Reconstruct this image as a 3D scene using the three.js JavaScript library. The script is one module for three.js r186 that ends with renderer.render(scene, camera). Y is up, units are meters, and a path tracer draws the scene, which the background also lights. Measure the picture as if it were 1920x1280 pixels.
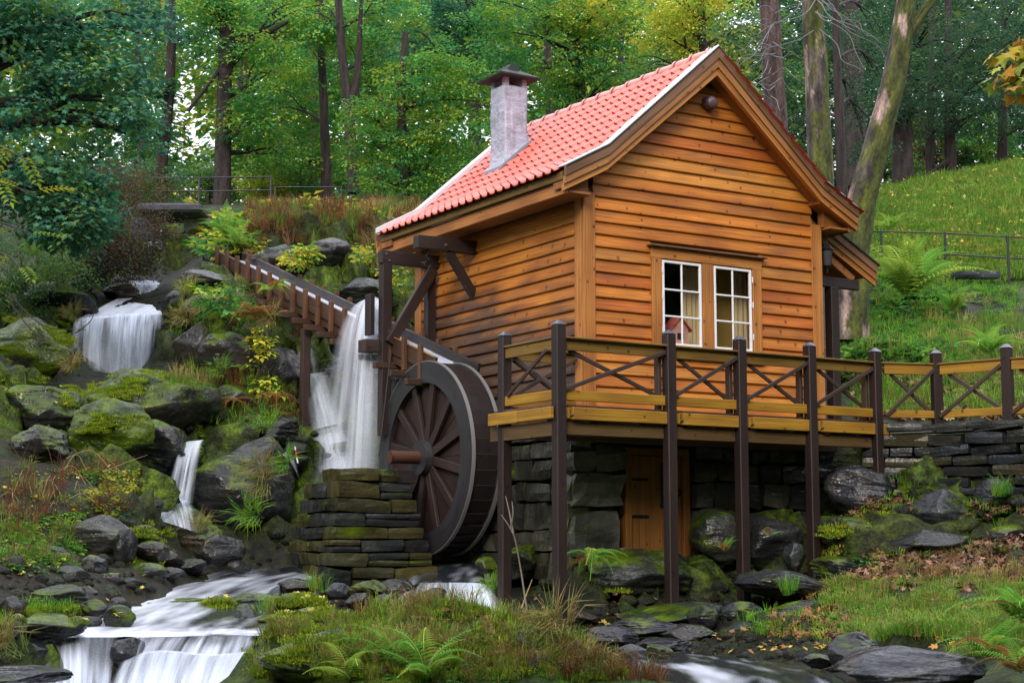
import * as THREE from 'three';
import { ImprovedNoise } from 'three/addons/math/ImprovedNoise.js';
import { mergeGeometries, mergeVertices } from 'three/addons/utils/BufferGeometryUtils.js';

// ---------- camera, sky, sun, exposure ----------
const scene = new THREE.Scene();
const camera = new THREE.PerspectiveCamera(24.05, 1024 / 682, 0.1, 1500);
const EYE = 1.6, PITCH = THREE.MathUtils.degToRad(7.25), F = 3005;
camera.position.set(0, EYE, 0);
camera.rotation.set(PITCH, 0, 0);
const renderer = new THREE.WebGLRenderer({ antialias: true });
renderer.toneMapping = THREE.LinearToneMapping;
renderer.toneMappingExposure = 1.85;
renderer.shadowMap.enabled = true;
{
  const W = 512, Hh = 256, data = new Float32Array(W * Hh * 4);
  for (let y = 0; y < Hh; y++) for (let x = 0; x < W; x++) {
    const el = ((y + 0.5) / Hh - 0.5) * Math.PI, s = Math.max(0, Math.sin(el));
    const L = el >= 0 ? 0.98 * (0.75 + 0.85 * s) : 0.12, i = (y * W + x) * 4;
    data[i] = L * 0.97; data[i + 1] = L * 0.98; data[i + 2] = L * 1.1; data[i + 3] = 1;
  }
  const sky = new THREE.DataTexture(data, W, Hh, THREE.RGBAFormat, THREE.FloatType);
  sky.mapping = THREE.EquirectangularReflectionMapping; sky.magFilter = THREE.LinearFilter; sky.needsUpdate = true;
  scene.background = sky; scene.environment = sky;
}
const sun = new THREE.DirectionalLight(0xfff1e0, 1.15);
sun.position.set(-9, 22, 12); sun.target.position.set(0, 2, -22);
sun.castShadow = true; sun.shadow.radius = 32; sun.shadow.mapSize.set(2048, 2048);
Object.assign(sun.shadow.camera, { left: -40, right: 40, top: 40, bottom: -40, near: 1, far: 120 });
scene.add(sun, sun.target);

// ---------- small tools ----------
let seed = 7;
const rnd = () => { seed = (seed + 0x6d2b79f5) | 0; let t = Math.imul(seed ^ (seed >>> 15), 1 | seed); t = (t + Math.imul(t ^ (t >>> 7), 61 | t)) ^ t; return ((t ^ (t >>> 14)) >>> 0) / 4294967296; };
const rr = (a, b) => a + (b - a) * rnd(), pick = (a) => a[Math.floor(rnd() * a.length)];
const lerp = (a, b, t) => a + (b - a) * t, clamp = (x, a = 0, b = 1) => Math.min(b, Math.max(a, x)), sstep = (x, a, b) => { const t = clamp((x - a) / (b - a)); return t * t * (3 - 2 * t); };
const v3 = (x, y, z) => new THREE.Vector3(x, y, z);
const PN = new ImprovedNoise();
const noise = (x, y, z) => PN.noise(x, y, z);
const fbm = (x, y, z, o = 4) => { let s = 0, a = 0.5; for (let i = 0; i < o; i++) { s += a * PN.noise(x, y, z); x = x * 2.03 + 7.1; y = y * 2.03 + 3.3; z = z * 2.03 + 1.7; a *= 0.5; } return s; };
const CP = Math.cos(PITCH), SP = Math.sin(PITCH);
const ray = (u, v) => { const x = (u - 960) / F, y = -(v - 640) / F; return v3(x, y * CP + SP, y * SP - CP); };
const at = (u, v, d) => { const r = ray(u, v); return v3(0, EYE, 0).addScaledVector(r, d / -r.z); };   // a point seen at (u, v), d metres into the scene
const proj = (p) => { const y = (p.y - EYE) * CP + p.z * SP, z = -(p.y - EYE) * SP + p.z * CP; return [960 - F * p.x / z, 640 + F * y / z]; };
// the mill's own axes: x along the gable wall, z out of it towards the stream, origin under the near corner
const TH = THREE.MathUtils.degToRad(31.84), O = v3(0.997, 0, -22), RX = v3(Math.cos(TH), 0, -Math.sin(TH)), RZ = v3(Math.sin(TH), 0, Math.cos(TH));
const hw = (x, y, z) => O.clone().addScaledVector(RX, x).addScaledVector(RZ, z).setY(y);
const onZ = (u, v, zl) => { const r = ray(u, v), e = v3(0, EYE, 0), t = (zl - e.clone().sub(O).dot(RZ)) / r.dot(RZ), q = e.addScaledVector(r, t).sub(O); return [q.dot(RX), q.y]; };

const used = new Map();
const numbered = (n) => { const k = used.get(n) ?? 0; used.set(n, k + 1); return k ? n + '_' + String(k).padStart(3, '0') : n; };
function mk(name, geo, mat, parent) { const m = new THREE.Mesh(geo, mat); m.name = name; m.castShadow = m.receiveShadow = true; if (parent) parent.add(m); return m; }
function tag(o, label, category, group) { o.userData.label = label; o.userData.category = category; if (group) o.userData.group = group; return o; }
function thing(name, label, category, pos = v3(0, 0, 0), ry = 0, group) {
  const g = new THREE.Group(); g.name = numbered(name); g.position.copy(pos); g.rotation.y = ry; scene.add(g); return tag(g, label, category, group);
}
function structure(name, geo, mat, label) { const m = mk(numbered(name), geo, mat, scene); m.userData.kind = 'structure'; if (label) m.userData.label = label; return m; }
// a thing in the mill's axes; add() takes geometry in those axes
function millThing(name, label, category, l, group) {
  const g = thing(name, label, category, hw(...l), TH, group), off = v3(...l);
  g.add1 = (n, geo, mat) => { const m = mk(n, geo, mat, g); m.position.sub(off); return m; };
  g.group1 = (n) => { const m = new THREE.Group(); m.name = n; m.position.copy(off).negate(); g.add(m); return m; };
  return g;
}

// ---------- textures ----------
const hash = (i, j, s) => { let h = Math.imul(i, 374761393) + Math.imul(j, 668265263) + Math.imul(s, 974634779); h = Math.imul(h ^ (h >>> 13), 1274126177); return ((h ^ (h >>> 16)) >>> 0) / 4294967296; };
function vn(x, y, px, py, s) {   // value noise that repeats after px, py cells
  const i = Math.floor(x), j = Math.floor(y), fx = x - i, fy = y - j, a = fx * fx * (3 - 2 * fx), b = fy * fy * (3 - 2 * fy), m = (n, p) => ((n % p) + p) % p;
  return lerp(lerp(hash(m(i, px), m(j, py), s), hash(m(i + 1, px), m(j, py), s), a), lerp(hash(m(i, px), m(j + 1, py), s), hash(m(i + 1, px), m(j + 1, py), s), a), b);
}
const vf = (x, y, cx, cy, o, s) => { let t = 0, a = 0.5, n = 0; for (let k = 0; k < o; k++) { t += a * vn(x * cx, y * cy, cx, cy, s + k); n += a; a *= 0.5; cx *= 2; cy *= 2; } return t / n; };
function tex(w, h, f, srgb = true, rx = 1, ry = 1) {
  const d = new Uint8Array(w * h * 4);
  for (let y = 0; y < h; y++) for (let x = 0; x < w; x++) { const c = f(x / w, y / h), i = (y * w + x) * 4; for (let k = 0; k < 3; k++) d[i + k] = clamp(Array.isArray(c) ? c[k] : c) * 255; d[i + 3] = 255; }
  const t = new THREE.DataTexture(d, w, h); t.wrapS = t.wrapT = THREE.RepeatWrapping; t.magFilter = THREE.LinearFilter; t.minFilter = THREE.LinearMipmapLinearFilter; t.generateMipmaps = true;
  t.colorSpace = srgb ? THREE.SRGBColorSpace : THREE.NoColorSpace; t.repeat.set(rx, ry); t.needsUpdate = true; return t;
}
const knots = []; for (let i = 0; i < 22; i++) knots.push([rnd(), rnd(), rr(0.003, 0.011)]);
const woodV = (u, v) => {
  let dv = 0, dark = 0;
  for (const [ku, kv, r] of knots) {
    let du = u - ku, dk = v - kv; du -= Math.round(du); dk -= Math.round(dk);
    const q = Math.hypot(du * 2.4, dk * 0.8) / r / 2.4; dv += Math.exp(-q * q * 0.25) * Math.sign(dk) * 0.012; dark += Math.exp(-q * q * 1.6) * 0.42;
  }
  const g = vf(u, v + dv, 3, 40, 4, 11), g2 = vf(u, v + dv, 8, 160, 2, 31), ring = 0.5 + 0.5 * Math.sin((v + dv) * 2 * Math.PI * 22 + vf(u, v, 3, 4, 3, 5) * 14);
  return clamp(0.8 + 0.2 * (g - 0.5) + 0.12 * (g2 - 0.5) + 0.06 * (ring - 0.5) - dark + 0.24 * (vf(u, v, 4, 5, 3, 71) - 0.5));
};
const woodMap = tex(1024, 512, (u, v) => { const w = woodV(u, v); return [w, Math.pow(w, 1.25), Math.pow(w, 1.5)]; }, true, 1 / 2.4, 1 / 0.8);
const woodBump = tex(1024, 512, (u, v) => 0.5 + 0.6 * (woodV(u, v) - 0.6), false, 1 / 2.4, 1 / 0.8);
const rockV = (u, v) => clamp(0.5 + 0.9 * (vf(u, v, 3, 5, 5, 3) - 0.5) + 0.55 * (vf(u, v, 3, 22, 4, 23) - 0.5) + 0.18 * (vf(u, v, 50, 50, 2, 43) - 0.5));
const rockMap = tex(512, 512, (u, v) => { const a = 0.8 + 0.55 * (rockV(u, v) - 0.5), l = sstep(vf(u, v, 14, 14, 4, 91), 0.6, 0.72) * 0.06; return [a + l, a + l, a + l * 0.8]; }, true, 0.62, 0.62);
const rockBump = tex(512, 512, rockV, false, 0.62, 0.62);
const rockRough = tex(512, 512, (u, v) => 0.45 + 0.7 * (vf(u, v, 10, 14, 4, 57) - 0.35), false, 0.62, 0.62);
const mossMap = tex(512, 512, (u, v) => { const a = vf(u, v, 50, 50, 3, 8), b = vf(u, v, 9, 9, 4, 9); const m = 0.45 + 0.6 * (a - 0.5) + 0.7 * (b - 0.5) + 0.2; return [m, m, m * 0.85]; }, true, 0.9, 0.9);
const plasterMap = tex(512, 512, (u, v) => { const a = vf(u, v, 6, 5, 5, 13), b = vf(u, v, 40, 6, 3, 17); const m = 0.9 + 0.26 * (a - 0.5) + 0.14 * (b - 0.5) - 0.1 * sstep(vf(u, v, 3, 12, 4, 19), 0.6, 0.7); return [m, m, m * 1.02]; }, true, 0.8, 0.8);
const plasterBump = tex(512, 512, (u, v) => vf(u, v, 20, 14, 5, 21), false, 0.8, 0.8);
const barkV = (u, v) => clamp(0.5 + 0.9 * (vf(u, v, 22, 5, 4, 33) - 0.5) + 0.5 * (vf(u, v, 50, 30, 2, 35) - 0.5));
const barkMap = tex(512, 512, (u, v) => 0.35 + 0.75 * barkV(u, v), true, 1, 0.5);
const barkBump = tex(512, 512, barkV, false, 1, 0.5);
const streakMap = tex(512, 512, (u, v) => { const a = vf(u, v, 34, 2, 3, 61), b = vf(u, v, 90, 3, 2, 63), c = vf(u, v, 8, 2, 3, 67); return sstep(0.4 * a + 0.2 * b + 0.62 * c, 0.4, 0.84); }, false, 0.5, 0.35);
const foamMap = tex(512, 512, (u, v) => { const a = vf(u, v, 26, 4, 4, 81), b = vf(u, v, 6, 3, 3, 83); return clamp(1.5 * (0.45 * a + 0.55 * b) - 0.22); }, false, 0.35, 0.22);

// ---------- materials ----------
const S = (o) => new THREE.MeshStandardMaterial(o), rgb = (r, g, b) => new THREE.Color().setRGB(r, g, b);
const wood = (r, g, b, rough = 0.62, vc = false) => S({ color: rgb(r, g, b), map: woodMap, bumpMap: woodBump, bumpScale: 0.006, roughness: rough, vertexColors: vc });
const M = {
  siding: wood(1, 1, 1, 0.68, true), trim: wood(0.66, 0.29, 0.065, 0.6), barge: wood(0.52, 0.25, 0.085, 0.6), bargeTop: wood(0.27, 0.15, 0.08, 0.6), soffit: wood(0.45, 0.19, 0.045, 0.6),
  yellow: wood(0.5, 0.29, 0.02, 0.6), rail: wood(0.27, 0.17, 0.025, 0.65), dark: wood(0.034, 0.02, 0.019, 0.55), brace: wood(0.07, 0.045, 0.04, 0.6), deckFloor: wood(0.16, 0.09, 0.06, 0.6),
  wheel: wood(0.028, 0.022, 0.022, 0.5), shroud: wood(0.045, 0.05, 0.062, 0.42), spoke: wood(0.04, 0.022, 0.018, 0.6), axle: wood(0.13, 0.055, 0.032, 0.5), flume: wood(0.1, 0.055, 0.035, 0.5), yoke: wood(0.17, 0.078, 0.032, 0.55), subBeam: wood(0.15, 0.095, 0.03, 0.65), door: wood(0.3, 0.135, 0.022, 0.65),
  tile: new THREE.MeshPhysicalMaterial({ color: rgb(0.52, 0.08, 0.042), roughness: 0.4, clearcoat: 0.6, clearcoatRoughness: 0.2, vertexColors: true }), ridge: new THREE.MeshPhysicalMaterial({ color: rgb(0.48, 0.1, 0.055), roughness: 0.4, clearcoat: 0.7, clearcoatRoughness: 0.2 }),
  white: S({ color: rgb(0.82, 0.82, 0.84), roughness: 0.4 }), lead: S({ color: rgb(0.3, 0.3, 0.34), roughness: 0.45, metalness: 0.4 }), flash: S({ color: rgb(0.72, 0.74, 0.78), roughness: 0.35, metalness: 0.3 }),
  plaster: S({ color: rgb(0.5, 0.53, 0.62), map: plasterMap, bumpMap: plasterBump, bumpScale: 0.02, roughness: 0.9 }), black: S({ color: rgb(0.012, 0.013, 0.016), roughness: 0.45 }), iron: S({ color: rgb(0.02, 0.02, 0.024), roughness: 0.5, metalness: 0.6 }),
  steel: S({ color: rgb(0.5, 0.5, 0.52), roughness: 0.3, metalness: 0.9 }), capMetal: S({ color: rgb(0.13, 0.14, 0.17), roughness: 0.4, metalness: 0.5 }),
  glass: new THREE.MeshPhysicalMaterial({ color: 0xffffff, transmission: 1, thickness: 0, roughness: 0.03, ior: 1.5 }),
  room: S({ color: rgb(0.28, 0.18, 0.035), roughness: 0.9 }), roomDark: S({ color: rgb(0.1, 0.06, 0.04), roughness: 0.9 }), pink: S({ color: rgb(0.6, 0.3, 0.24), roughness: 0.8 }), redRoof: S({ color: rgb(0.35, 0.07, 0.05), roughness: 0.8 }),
  rock: new THREE.MeshPhysicalMaterial({ specularIntensity: 0.6, color: rgb(0.46, 0.47, 0.48), map: rockMap, bumpMap: rockBump, bumpScale: 0.05, roughness: 0.6, roughnessMap: rockRough, vertexColors: true }),
  stone: new THREE.MeshPhysicalMaterial({ specularIntensity: 0.6, color: rgb(0.5, 0.5, 0.5), map: rockMap, bumpMap: rockBump, bumpScale: 0.03, roughness: 0.6, roughnessMap: rockRough, vertexColors: true }),
  ground: new THREE.MeshPhysicalMaterial({ specularIntensity: 0.4, color: rgb(0.54, 0.58, 0.5), map: mossMap, bumpMap: rockBump, bumpScale: 0.05, roughness: 0.66, vertexColors: true }),
  bark: S({ color: rgb(0.05, 0.034, 0.03), map: barkMap, bumpMap: barkBump, bumpScale: 0.03, roughness: 0.9 }), barkV: S({ color: 0xffffff, map: barkMap, bumpMap: barkBump, bumpScale: 0.03, roughness: 0.9, vertexColors: true }),
  twig: S({ color: rgb(0.17, 0.175, 0.18), roughness: 0.9 }), twigDark: S({ color: rgb(0.06, 0.045, 0.04), roughness: 0.9 }), straw: S({ color: rgb(0.4, 0.27, 0.1), roughness: 0.9 }),
  concrete: S({ color: rgb(0.42, 0.43, 0.44), map: plasterMap, bumpMap: plasterBump, bumpScale: 0.03, roughness: 0.9 }), concreteDark: S({ color: rgb(0.06, 0.06, 0.07), map: plasterMap, roughness: 0.85 }),
  leaf: new THREE.MeshPhysicalMaterial({ color: 0xffffff, roughness: 0.85, specularIntensity: 0.25, transmission: 0.45, thickness: 0 }),
  blade: new THREE.MeshPhysicalMaterial({ color: 0xffffff, roughness: 0.9, specularIntensity: 0.25, transmission: 0.3, thickness: 0 }),
  dry: S({ color: 0xffffff, roughness: 0.9 }),
};
const leafMat = (r, g, b) => new THREE.MeshPhysicalMaterial({ color: rgb(r, g, b), roughness: 0.85, specularIntensity: 0.3, transmission: 0.35, thickness: 0, side: THREE.DoubleSide });
M.fern = [leafMat(0.22, 0.48, 0.07), leafMat(0.38, 0.52, 0.08), leafMat(0.34, 0.17, 0.05)];

// ---------- geometry tools ----------
function fromTris(tris) {
  const g = new THREE.BufferGeometry(), p = new Float32Array(tris.length * 3);
  tris.forEach((q, i) => p.set(q, i * 3)); g.setAttribute('position', new THREE.BufferAttribute(p, 3)); g.computeVertexNormals(); return g;
}
// uv in metres, u along the given axis (0, 1, 2) wherever a face holds it
function boxUV(g, axis = 0, ox = rnd() * 5, oy = rnd() * 5) {
  if (g.index) g = g.toNonIndexed();
  const p = g.attributes.position, uv = new Float32Array(p.count * 2), a = v3(), b = v3(), c = v3();
  for (let i = 0; i < p.count; i += 3) {
    a.fromBufferAttribute(p, i); b.fromBufferAttribute(p, i + 1); c.fromBufferAttribute(p, i + 2);
    const n = b.clone().sub(a).cross(c.clone().sub(a)), m = [Math.abs(n.x), Math.abs(n.y), Math.abs(n.z)], k = m.indexOf(Math.max(...m));
    let s = axis, t = [0, 1, 2].find((q) => q !== k && q !== s); if (k === axis) { s = (axis + 1) % 3; t = (axis + 2) % 3; }
    for (let j = 0; j < 3; j++) { uv[(i + j) * 2] = p.getComponent(i + j, s) + ox; uv[(i + j) * 2 + 1] = p.getComponent(i + j, t) + oy; }
  }
  g.setAttribute('uv', new THREE.BufferAttribute(uv, 2)); return g;
}
function cbox(w, h, d, c = 0.006, axis) {   // a box with every edge chamfered, 44 triangles
  const H = [w / 2, h / 2, d / 2], T = []; c = Math.min(c, H[0] * 0.6, H[1] * 0.6, H[2] * 0.6);
  const V = (k, s) => [0, 1, 2].map((i) => s[i] * (i === k ? H[i] : H[i] - c));
  const tri = (a, b, e) => { const n = [(b[1] - a[1]) * (e[2] - a[2]) - (b[2] - a[2]) * (e[1] - a[1]), (b[2] - a[2]) * (e[0] - a[0]) - (b[0] - a[0]) * (e[2] - a[2]), (b[0] - a[0]) * (e[1] - a[1]) - (b[1] - a[1]) * (e[0] - a[0])];
    const out = n[0] * (a[0] + b[0] + e[0]) + n[1] * (a[1] + b[1] + e[1]) + n[2] * (a[2] + b[2] + e[2]) > 0; T.push(a, ...(out ? [b, e] : [e, b])); };
  const quad = (a, b, e, f) => { tri(a, b, e); tri(a, e, f); };
  const sg = (o) => { const s = [0, 0, 0]; for (const k in o) s[k] = o[k]; return s; };
  for (let k = 0; k < 3; k++) { const l = (k + 1) % 3, m = (k + 2) % 3;
    for (const s of [-1, 1]) quad(V(k, sg({ [k]: s, [l]: -1, [m]: -1 })), V(k, sg({ [k]: s, [l]: 1, [m]: -1 })), V(k, sg({ [k]: s, [l]: 1, [m]: 1 })), V(k, sg({ [k]: s, [l]: -1, [m]: 1 })));
    for (const s of [-1, 1]) for (const t of [-1, 1]) quad(V(k, sg({ [k]: s, [l]: t, [m]: -1 })), V(k, sg({ [k]: s, [l]: t, [m]: 1 })), V(l, sg({ [k]: s, [l]: t, [m]: 1 })), V(l, sg({ [k]: s, [l]: t, [m]: -1 })));
  }
  for (const a of [-1, 1]) for (const b of [-1, 1]) for (const e of [-1, 1]) tri(V(0, [a, b, e]), V(1, [a, b, e]), V(2, [a, b, e]));
  return boxUV(fromTris(T), axis ?? H.indexOf(Math.max(...H)));
}
const box = (x0, x1, y0, y1, z0, z1, c) => cbox(x1 - x0, y1 - y0, z1 - z0, c).translate((x0 + x1) / 2, (y0 + y1) / 2, (z0 + z1) / 2);
function beam(a, b, w, h, up = [0, 1, 0], c = 0.006) {   // a timber from a to b: w across, h along up
  const A = v3(...a), B = v3(...b), x = B.clone().sub(A), L = x.length(); x.normalize();
  const z = x.clone().cross(v3(...up)).normalize(), y = z.clone().cross(x);
  return cbox(L, h, w, c, 0).applyMatrix4(new THREE.Matrix4().makeBasis(x, y, z).setPosition(A.add(B).multiplyScalar(0.5)));
}
function tube(pts, r0, r1, seg = 10, rad = 8, rough = 0) {   // a tapered round limb through the points
  const cv = new THREE.CatmullRomCurve3(pts), P = [], UV = [], I = [], L = cv.getLength(), fr = cv.computeFrenetFrames(seg);
  for (let i = 0; i <= seg; i++) { const t = i / seg, c = cv.getPointAt(t), r = lerp(r0, r1, t);
    for (let j = 0; j <= rad; j++) { const a = (j / rad) * Math.PI * 2, k = r * (1 + rough * fbm(Math.cos(a) * 1.3 + c.x, c.y * 0.7, Math.sin(a) * 1.3 + c.z, 2));
      P.push(c.x + k * (Math.cos(a) * fr.normals[i].x + Math.sin(a) * fr.binormals[i].x), c.y + k * (Math.cos(a) * fr.normals[i].y + Math.sin(a) * fr.binormals[i].y), c.z + k * (Math.cos(a) * fr.normals[i].z + Math.sin(a) * fr.binormals[i].z));
      UV.push((j / rad), t * L); } }
  for (let i = 0; i < seg; i++) for (let j = 0; j < rad; j++) { const a = i * (rad + 1) + j, b = a + rad + 1; I.push(a, b, a + 1, b, b + 1, a + 1); }
  const g = new THREE.BufferGeometry(); g.setAttribute('position', new THREE.Float32BufferAttribute(P, 3)); g.setAttribute('uv', new THREE.Float32BufferAttribute(UV, 2)); g.setIndex(I); g.computeVertexNormals(); return g;
}
function cyl(a, b, r0, r1 = r0, n = 16) { const A = v3(...a), B = v3(...b), g = new THREE.CylinderGeometry(r1, r0, A.distanceTo(B), n); g.applyQuaternion(new THREE.Quaternion().setFromUnitVectors(v3(0, 1, 0), B.clone().sub(A).normalize())); return g.translate((A.x + B.x) / 2, (A.y + B.y) / 2, (A.z + B.z) / 2); }
function paint(g, f) { const p = g.attributes.position, n = g.attributes.normal, c = new Float32Array(p.count * 3), P = v3(), N = v3(); for (let i = 0; i < p.count; i++) { P.fromBufferAttribute(p, i); N.fromBufferAttribute(n, i); c.set(f(P, N), i * 3); } g.setAttribute('color', new THREE.BufferAttribute(c, 3)); return g; }
const flat = (g, c) => { const a = new Float32Array(g.attributes.position.count * 3); for (let i = 0; i < a.length; i += 3) a.set(c, i); g.setAttribute('color', new THREE.BufferAttribute(a, 3)); return g; };
const merge = (a) => mergeGeometries(a.map((g) => { const q = g.index ? g.toNonIndexed() : g; for (const k of Object.keys(q.attributes)) if (!['position', 'normal', 'uv', 'color'].includes(k)) q.deleteAttribute(k); return q; }));
const mix3 = (a, b, t) => [lerp(a[0], b[0], t), lerp(a[1], b[1], t), lerp(a[2], b[2], t)];
// rock colouring: grey slate in patches, moss and lichen where they grow
const MOSS = [0.24, 0.36, 0.012], MOSSD = [0.065, 0.12, 0.018], SLATE = [0.105, 0.112, 0.122], OCHRE = [0.17, 0.13, 0.045], WET = [0.045, 0.047, 0.05];
function rockColor(P, N, moss, tint, s) {
  const a = fbm(P.x * 0.9 + s, P.y * 0.9, P.z * 0.9, 4), b = fbm(P.x * 3.1, P.y * 3.1 + s, P.z * 3.1, 3);
  let c = mix3(tint, [tint[0] * 0.5, tint[1] * 0.52, tint[2] * 0.55], clamp(0.5 + 1.8 * a)); c = mix3(c, OCHRE, clamp(0.2 + 2 * b - 0.1) * 0.35);
  const m = sstep(moss * 1.7 - 0.95 + N.y * 0.55 + a * 1.1 + b * 0.8, -0.02, 0.22);
  return mix3(c, mix3(MOSSD, MOSS, clamp(0.45 + 2.4 * b + 0.3 * a)), m);
}
function rockGeo(hx, hy, hz, moss = 0.3, tint = SLATE, detail = 9, planes = 11) {
  const s = rnd() * 50, pl = []; for (let i = 0; i < planes; i++) pl.push([v3(rr(-1, 1), rr(-0.8, 0.8), rr(-1, 1)).normalize(), rr(0.66, 0.95)]);
  let g = new THREE.IcosahedronGeometry(1, detail); g.deleteAttribute('uv'); g.deleteAttribute('normal'); g = mergeVertices(g, 1e-4);
  const p = g.attributes.position, d = v3();
  for (let i = 0; i < p.count; i++) { d.fromBufferAttribute(p, i).normalize(); let r = 1.05; for (const [n, k] of pl) { const c = n.dot(d); if (c > 0.05) r = Math.min(r, k / c); }
    r *= 1 + 0.11 * fbm(d.x * 1.6 + s, d.y * 1.6, d.z * 1.6, 3) + 0.1 * fbm(d.x * 2 + s, d.y * 9, d.z * 2, 2); d.multiplyScalar(r); p.setXYZ(i, d.x * hx, d.y * hy, d.z * hz); }
  g.computeVertexNormals(); paint(g, (P, N) => rockColor(P, N, moss, tint, s)); return boxUV(g, 0);
}
function stoneGeo(w, h, d, moss, tint, seg = [2, 2, 2]) {   // a roughly squared wall stone
  const s = rnd() * 50; let g = new THREE.BoxGeometry(w, h, d, ...seg); g.deleteAttribute('uv'); g.deleteAttribute('normal'); g = mergeVertices(g, 1e-4);
  const p = g.attributes.position, a = Math.min(w, h, d);
  const sk = [rr(-0.1, 0.1), rr(-0.1, 0.1)];
  for (let i = 0; i < p.count; i++) { const x = p.getX(i), y = p.getY(i), z = p.getZ(i), e = (Math.abs(x) > w * 0.49) + (Math.abs(y) > h * 0.49) + (Math.abs(z) > d * 0.49), k = e > 2 ? 0.9 : e > 1 ? 0.955 : 1.0;
    const n = (q) => fbm(x * 2.1 + s + q, y * 4 + q, z * 2.1, 2) * a * 0.34; p.setXYZ(i, x * (w > 2 * h ? lerp(1, k, 0.5) : k) + n(1) + sk[0] * y, y * k + n(9) * 0.7 + sk[1] * x * (h / w), z * k + n(17)); }
  g = g.toNonIndexed(); g.computeVertexNormals(); paint(g, (P, N) => rockColor(P.clone().multiplyScalar(1.4), N, moss, tint, s)); return boxUV(g, 0);
}

// ---------- the mill ----------
const WX = 4.43, ZB = -4.9, RIDGE = 2.215, YA = 8.893, KX = 1.997, YK = YA - 0.876 * KX, EX = 2.725;
const roofY = (x) => { const d = Math.abs(x - RIDGE); return d < KX ? YA - 0.876 * d : YK - 0.535 * (d - KX); };
const roofT = (x) => lerp(0.42, 0.33, sstep(Math.abs(x - RIDGE), KX - 0.1, KX + 0.1));   // depth of the verge, measured upright
const mill = millThing('mill_house', 'orange timber watermill with red tiled gable roof, white windows and stone base', 'mill', [0, 1.2, 0]);
function prism(pts, z0, z1, ang = 0) {
  const c = Math.cos(-ang), s = Math.sin(-ang), sh = new THREE.Shape(pts.map(([x, y]) => new THREE.Vector2(x * c - y * s, x * s + y * c)));
  const g = new THREE.ExtrudeGeometry(sh, { depth: z1 - z0, bevelEnabled: false }); g.translate(0, 0, z0); return boxUV(g, 0).rotateZ(ang);
}
const PROFILE = [[0, 0], [0.003, 0.03], [0.006, 0.042], [0.02, 0.045], [0.06, 0.037], [0.13, 0.021], [0.2, 0.006], [0.2, 0]];
function siding(y0, a0, a1, place, colour, segs = 1, top = 0.2) {   // one lapped weatherboard
  const T = [], UV = [], C = [], ou = rnd() * 7, ov = rnd() * 7, n = PROFILE.length;
  const P = (i, k) => { const [py, po] = PROFILE[k], y = y0 + py * (top / 0.2), x = lerp(a0(y), a1(y), i / segs); return [place(x, y, po - 0.036), [x + ou, py + po + ov], colour(x, y)]; };
  const tri = (...q) => q.forEach((v) => { T.push(v[0]); UV.push(...v[1]); C.push(...v[2]); });
  for (let i = 0; i < segs; i++) for (let k = 0; k < n - 1; k++) { const a = P(i, k), b = P(i + 1, k), c = P(i + 1, k + 1), d = P(i, k + 1); tri(a, b, c); tri(a, c, d); }
  const g = fromTris(T); g.setAttribute('uv', new THREE.Float32BufferAttribute(UV, 2)); g.setAttribute('color', new THREE.Float32BufferAttribute(C, 3)); return g;
}
const Y0 = 5.58 - 0.179 * 12, WIN = [1.15, 3.22, 4.34, 5.86];
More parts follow.
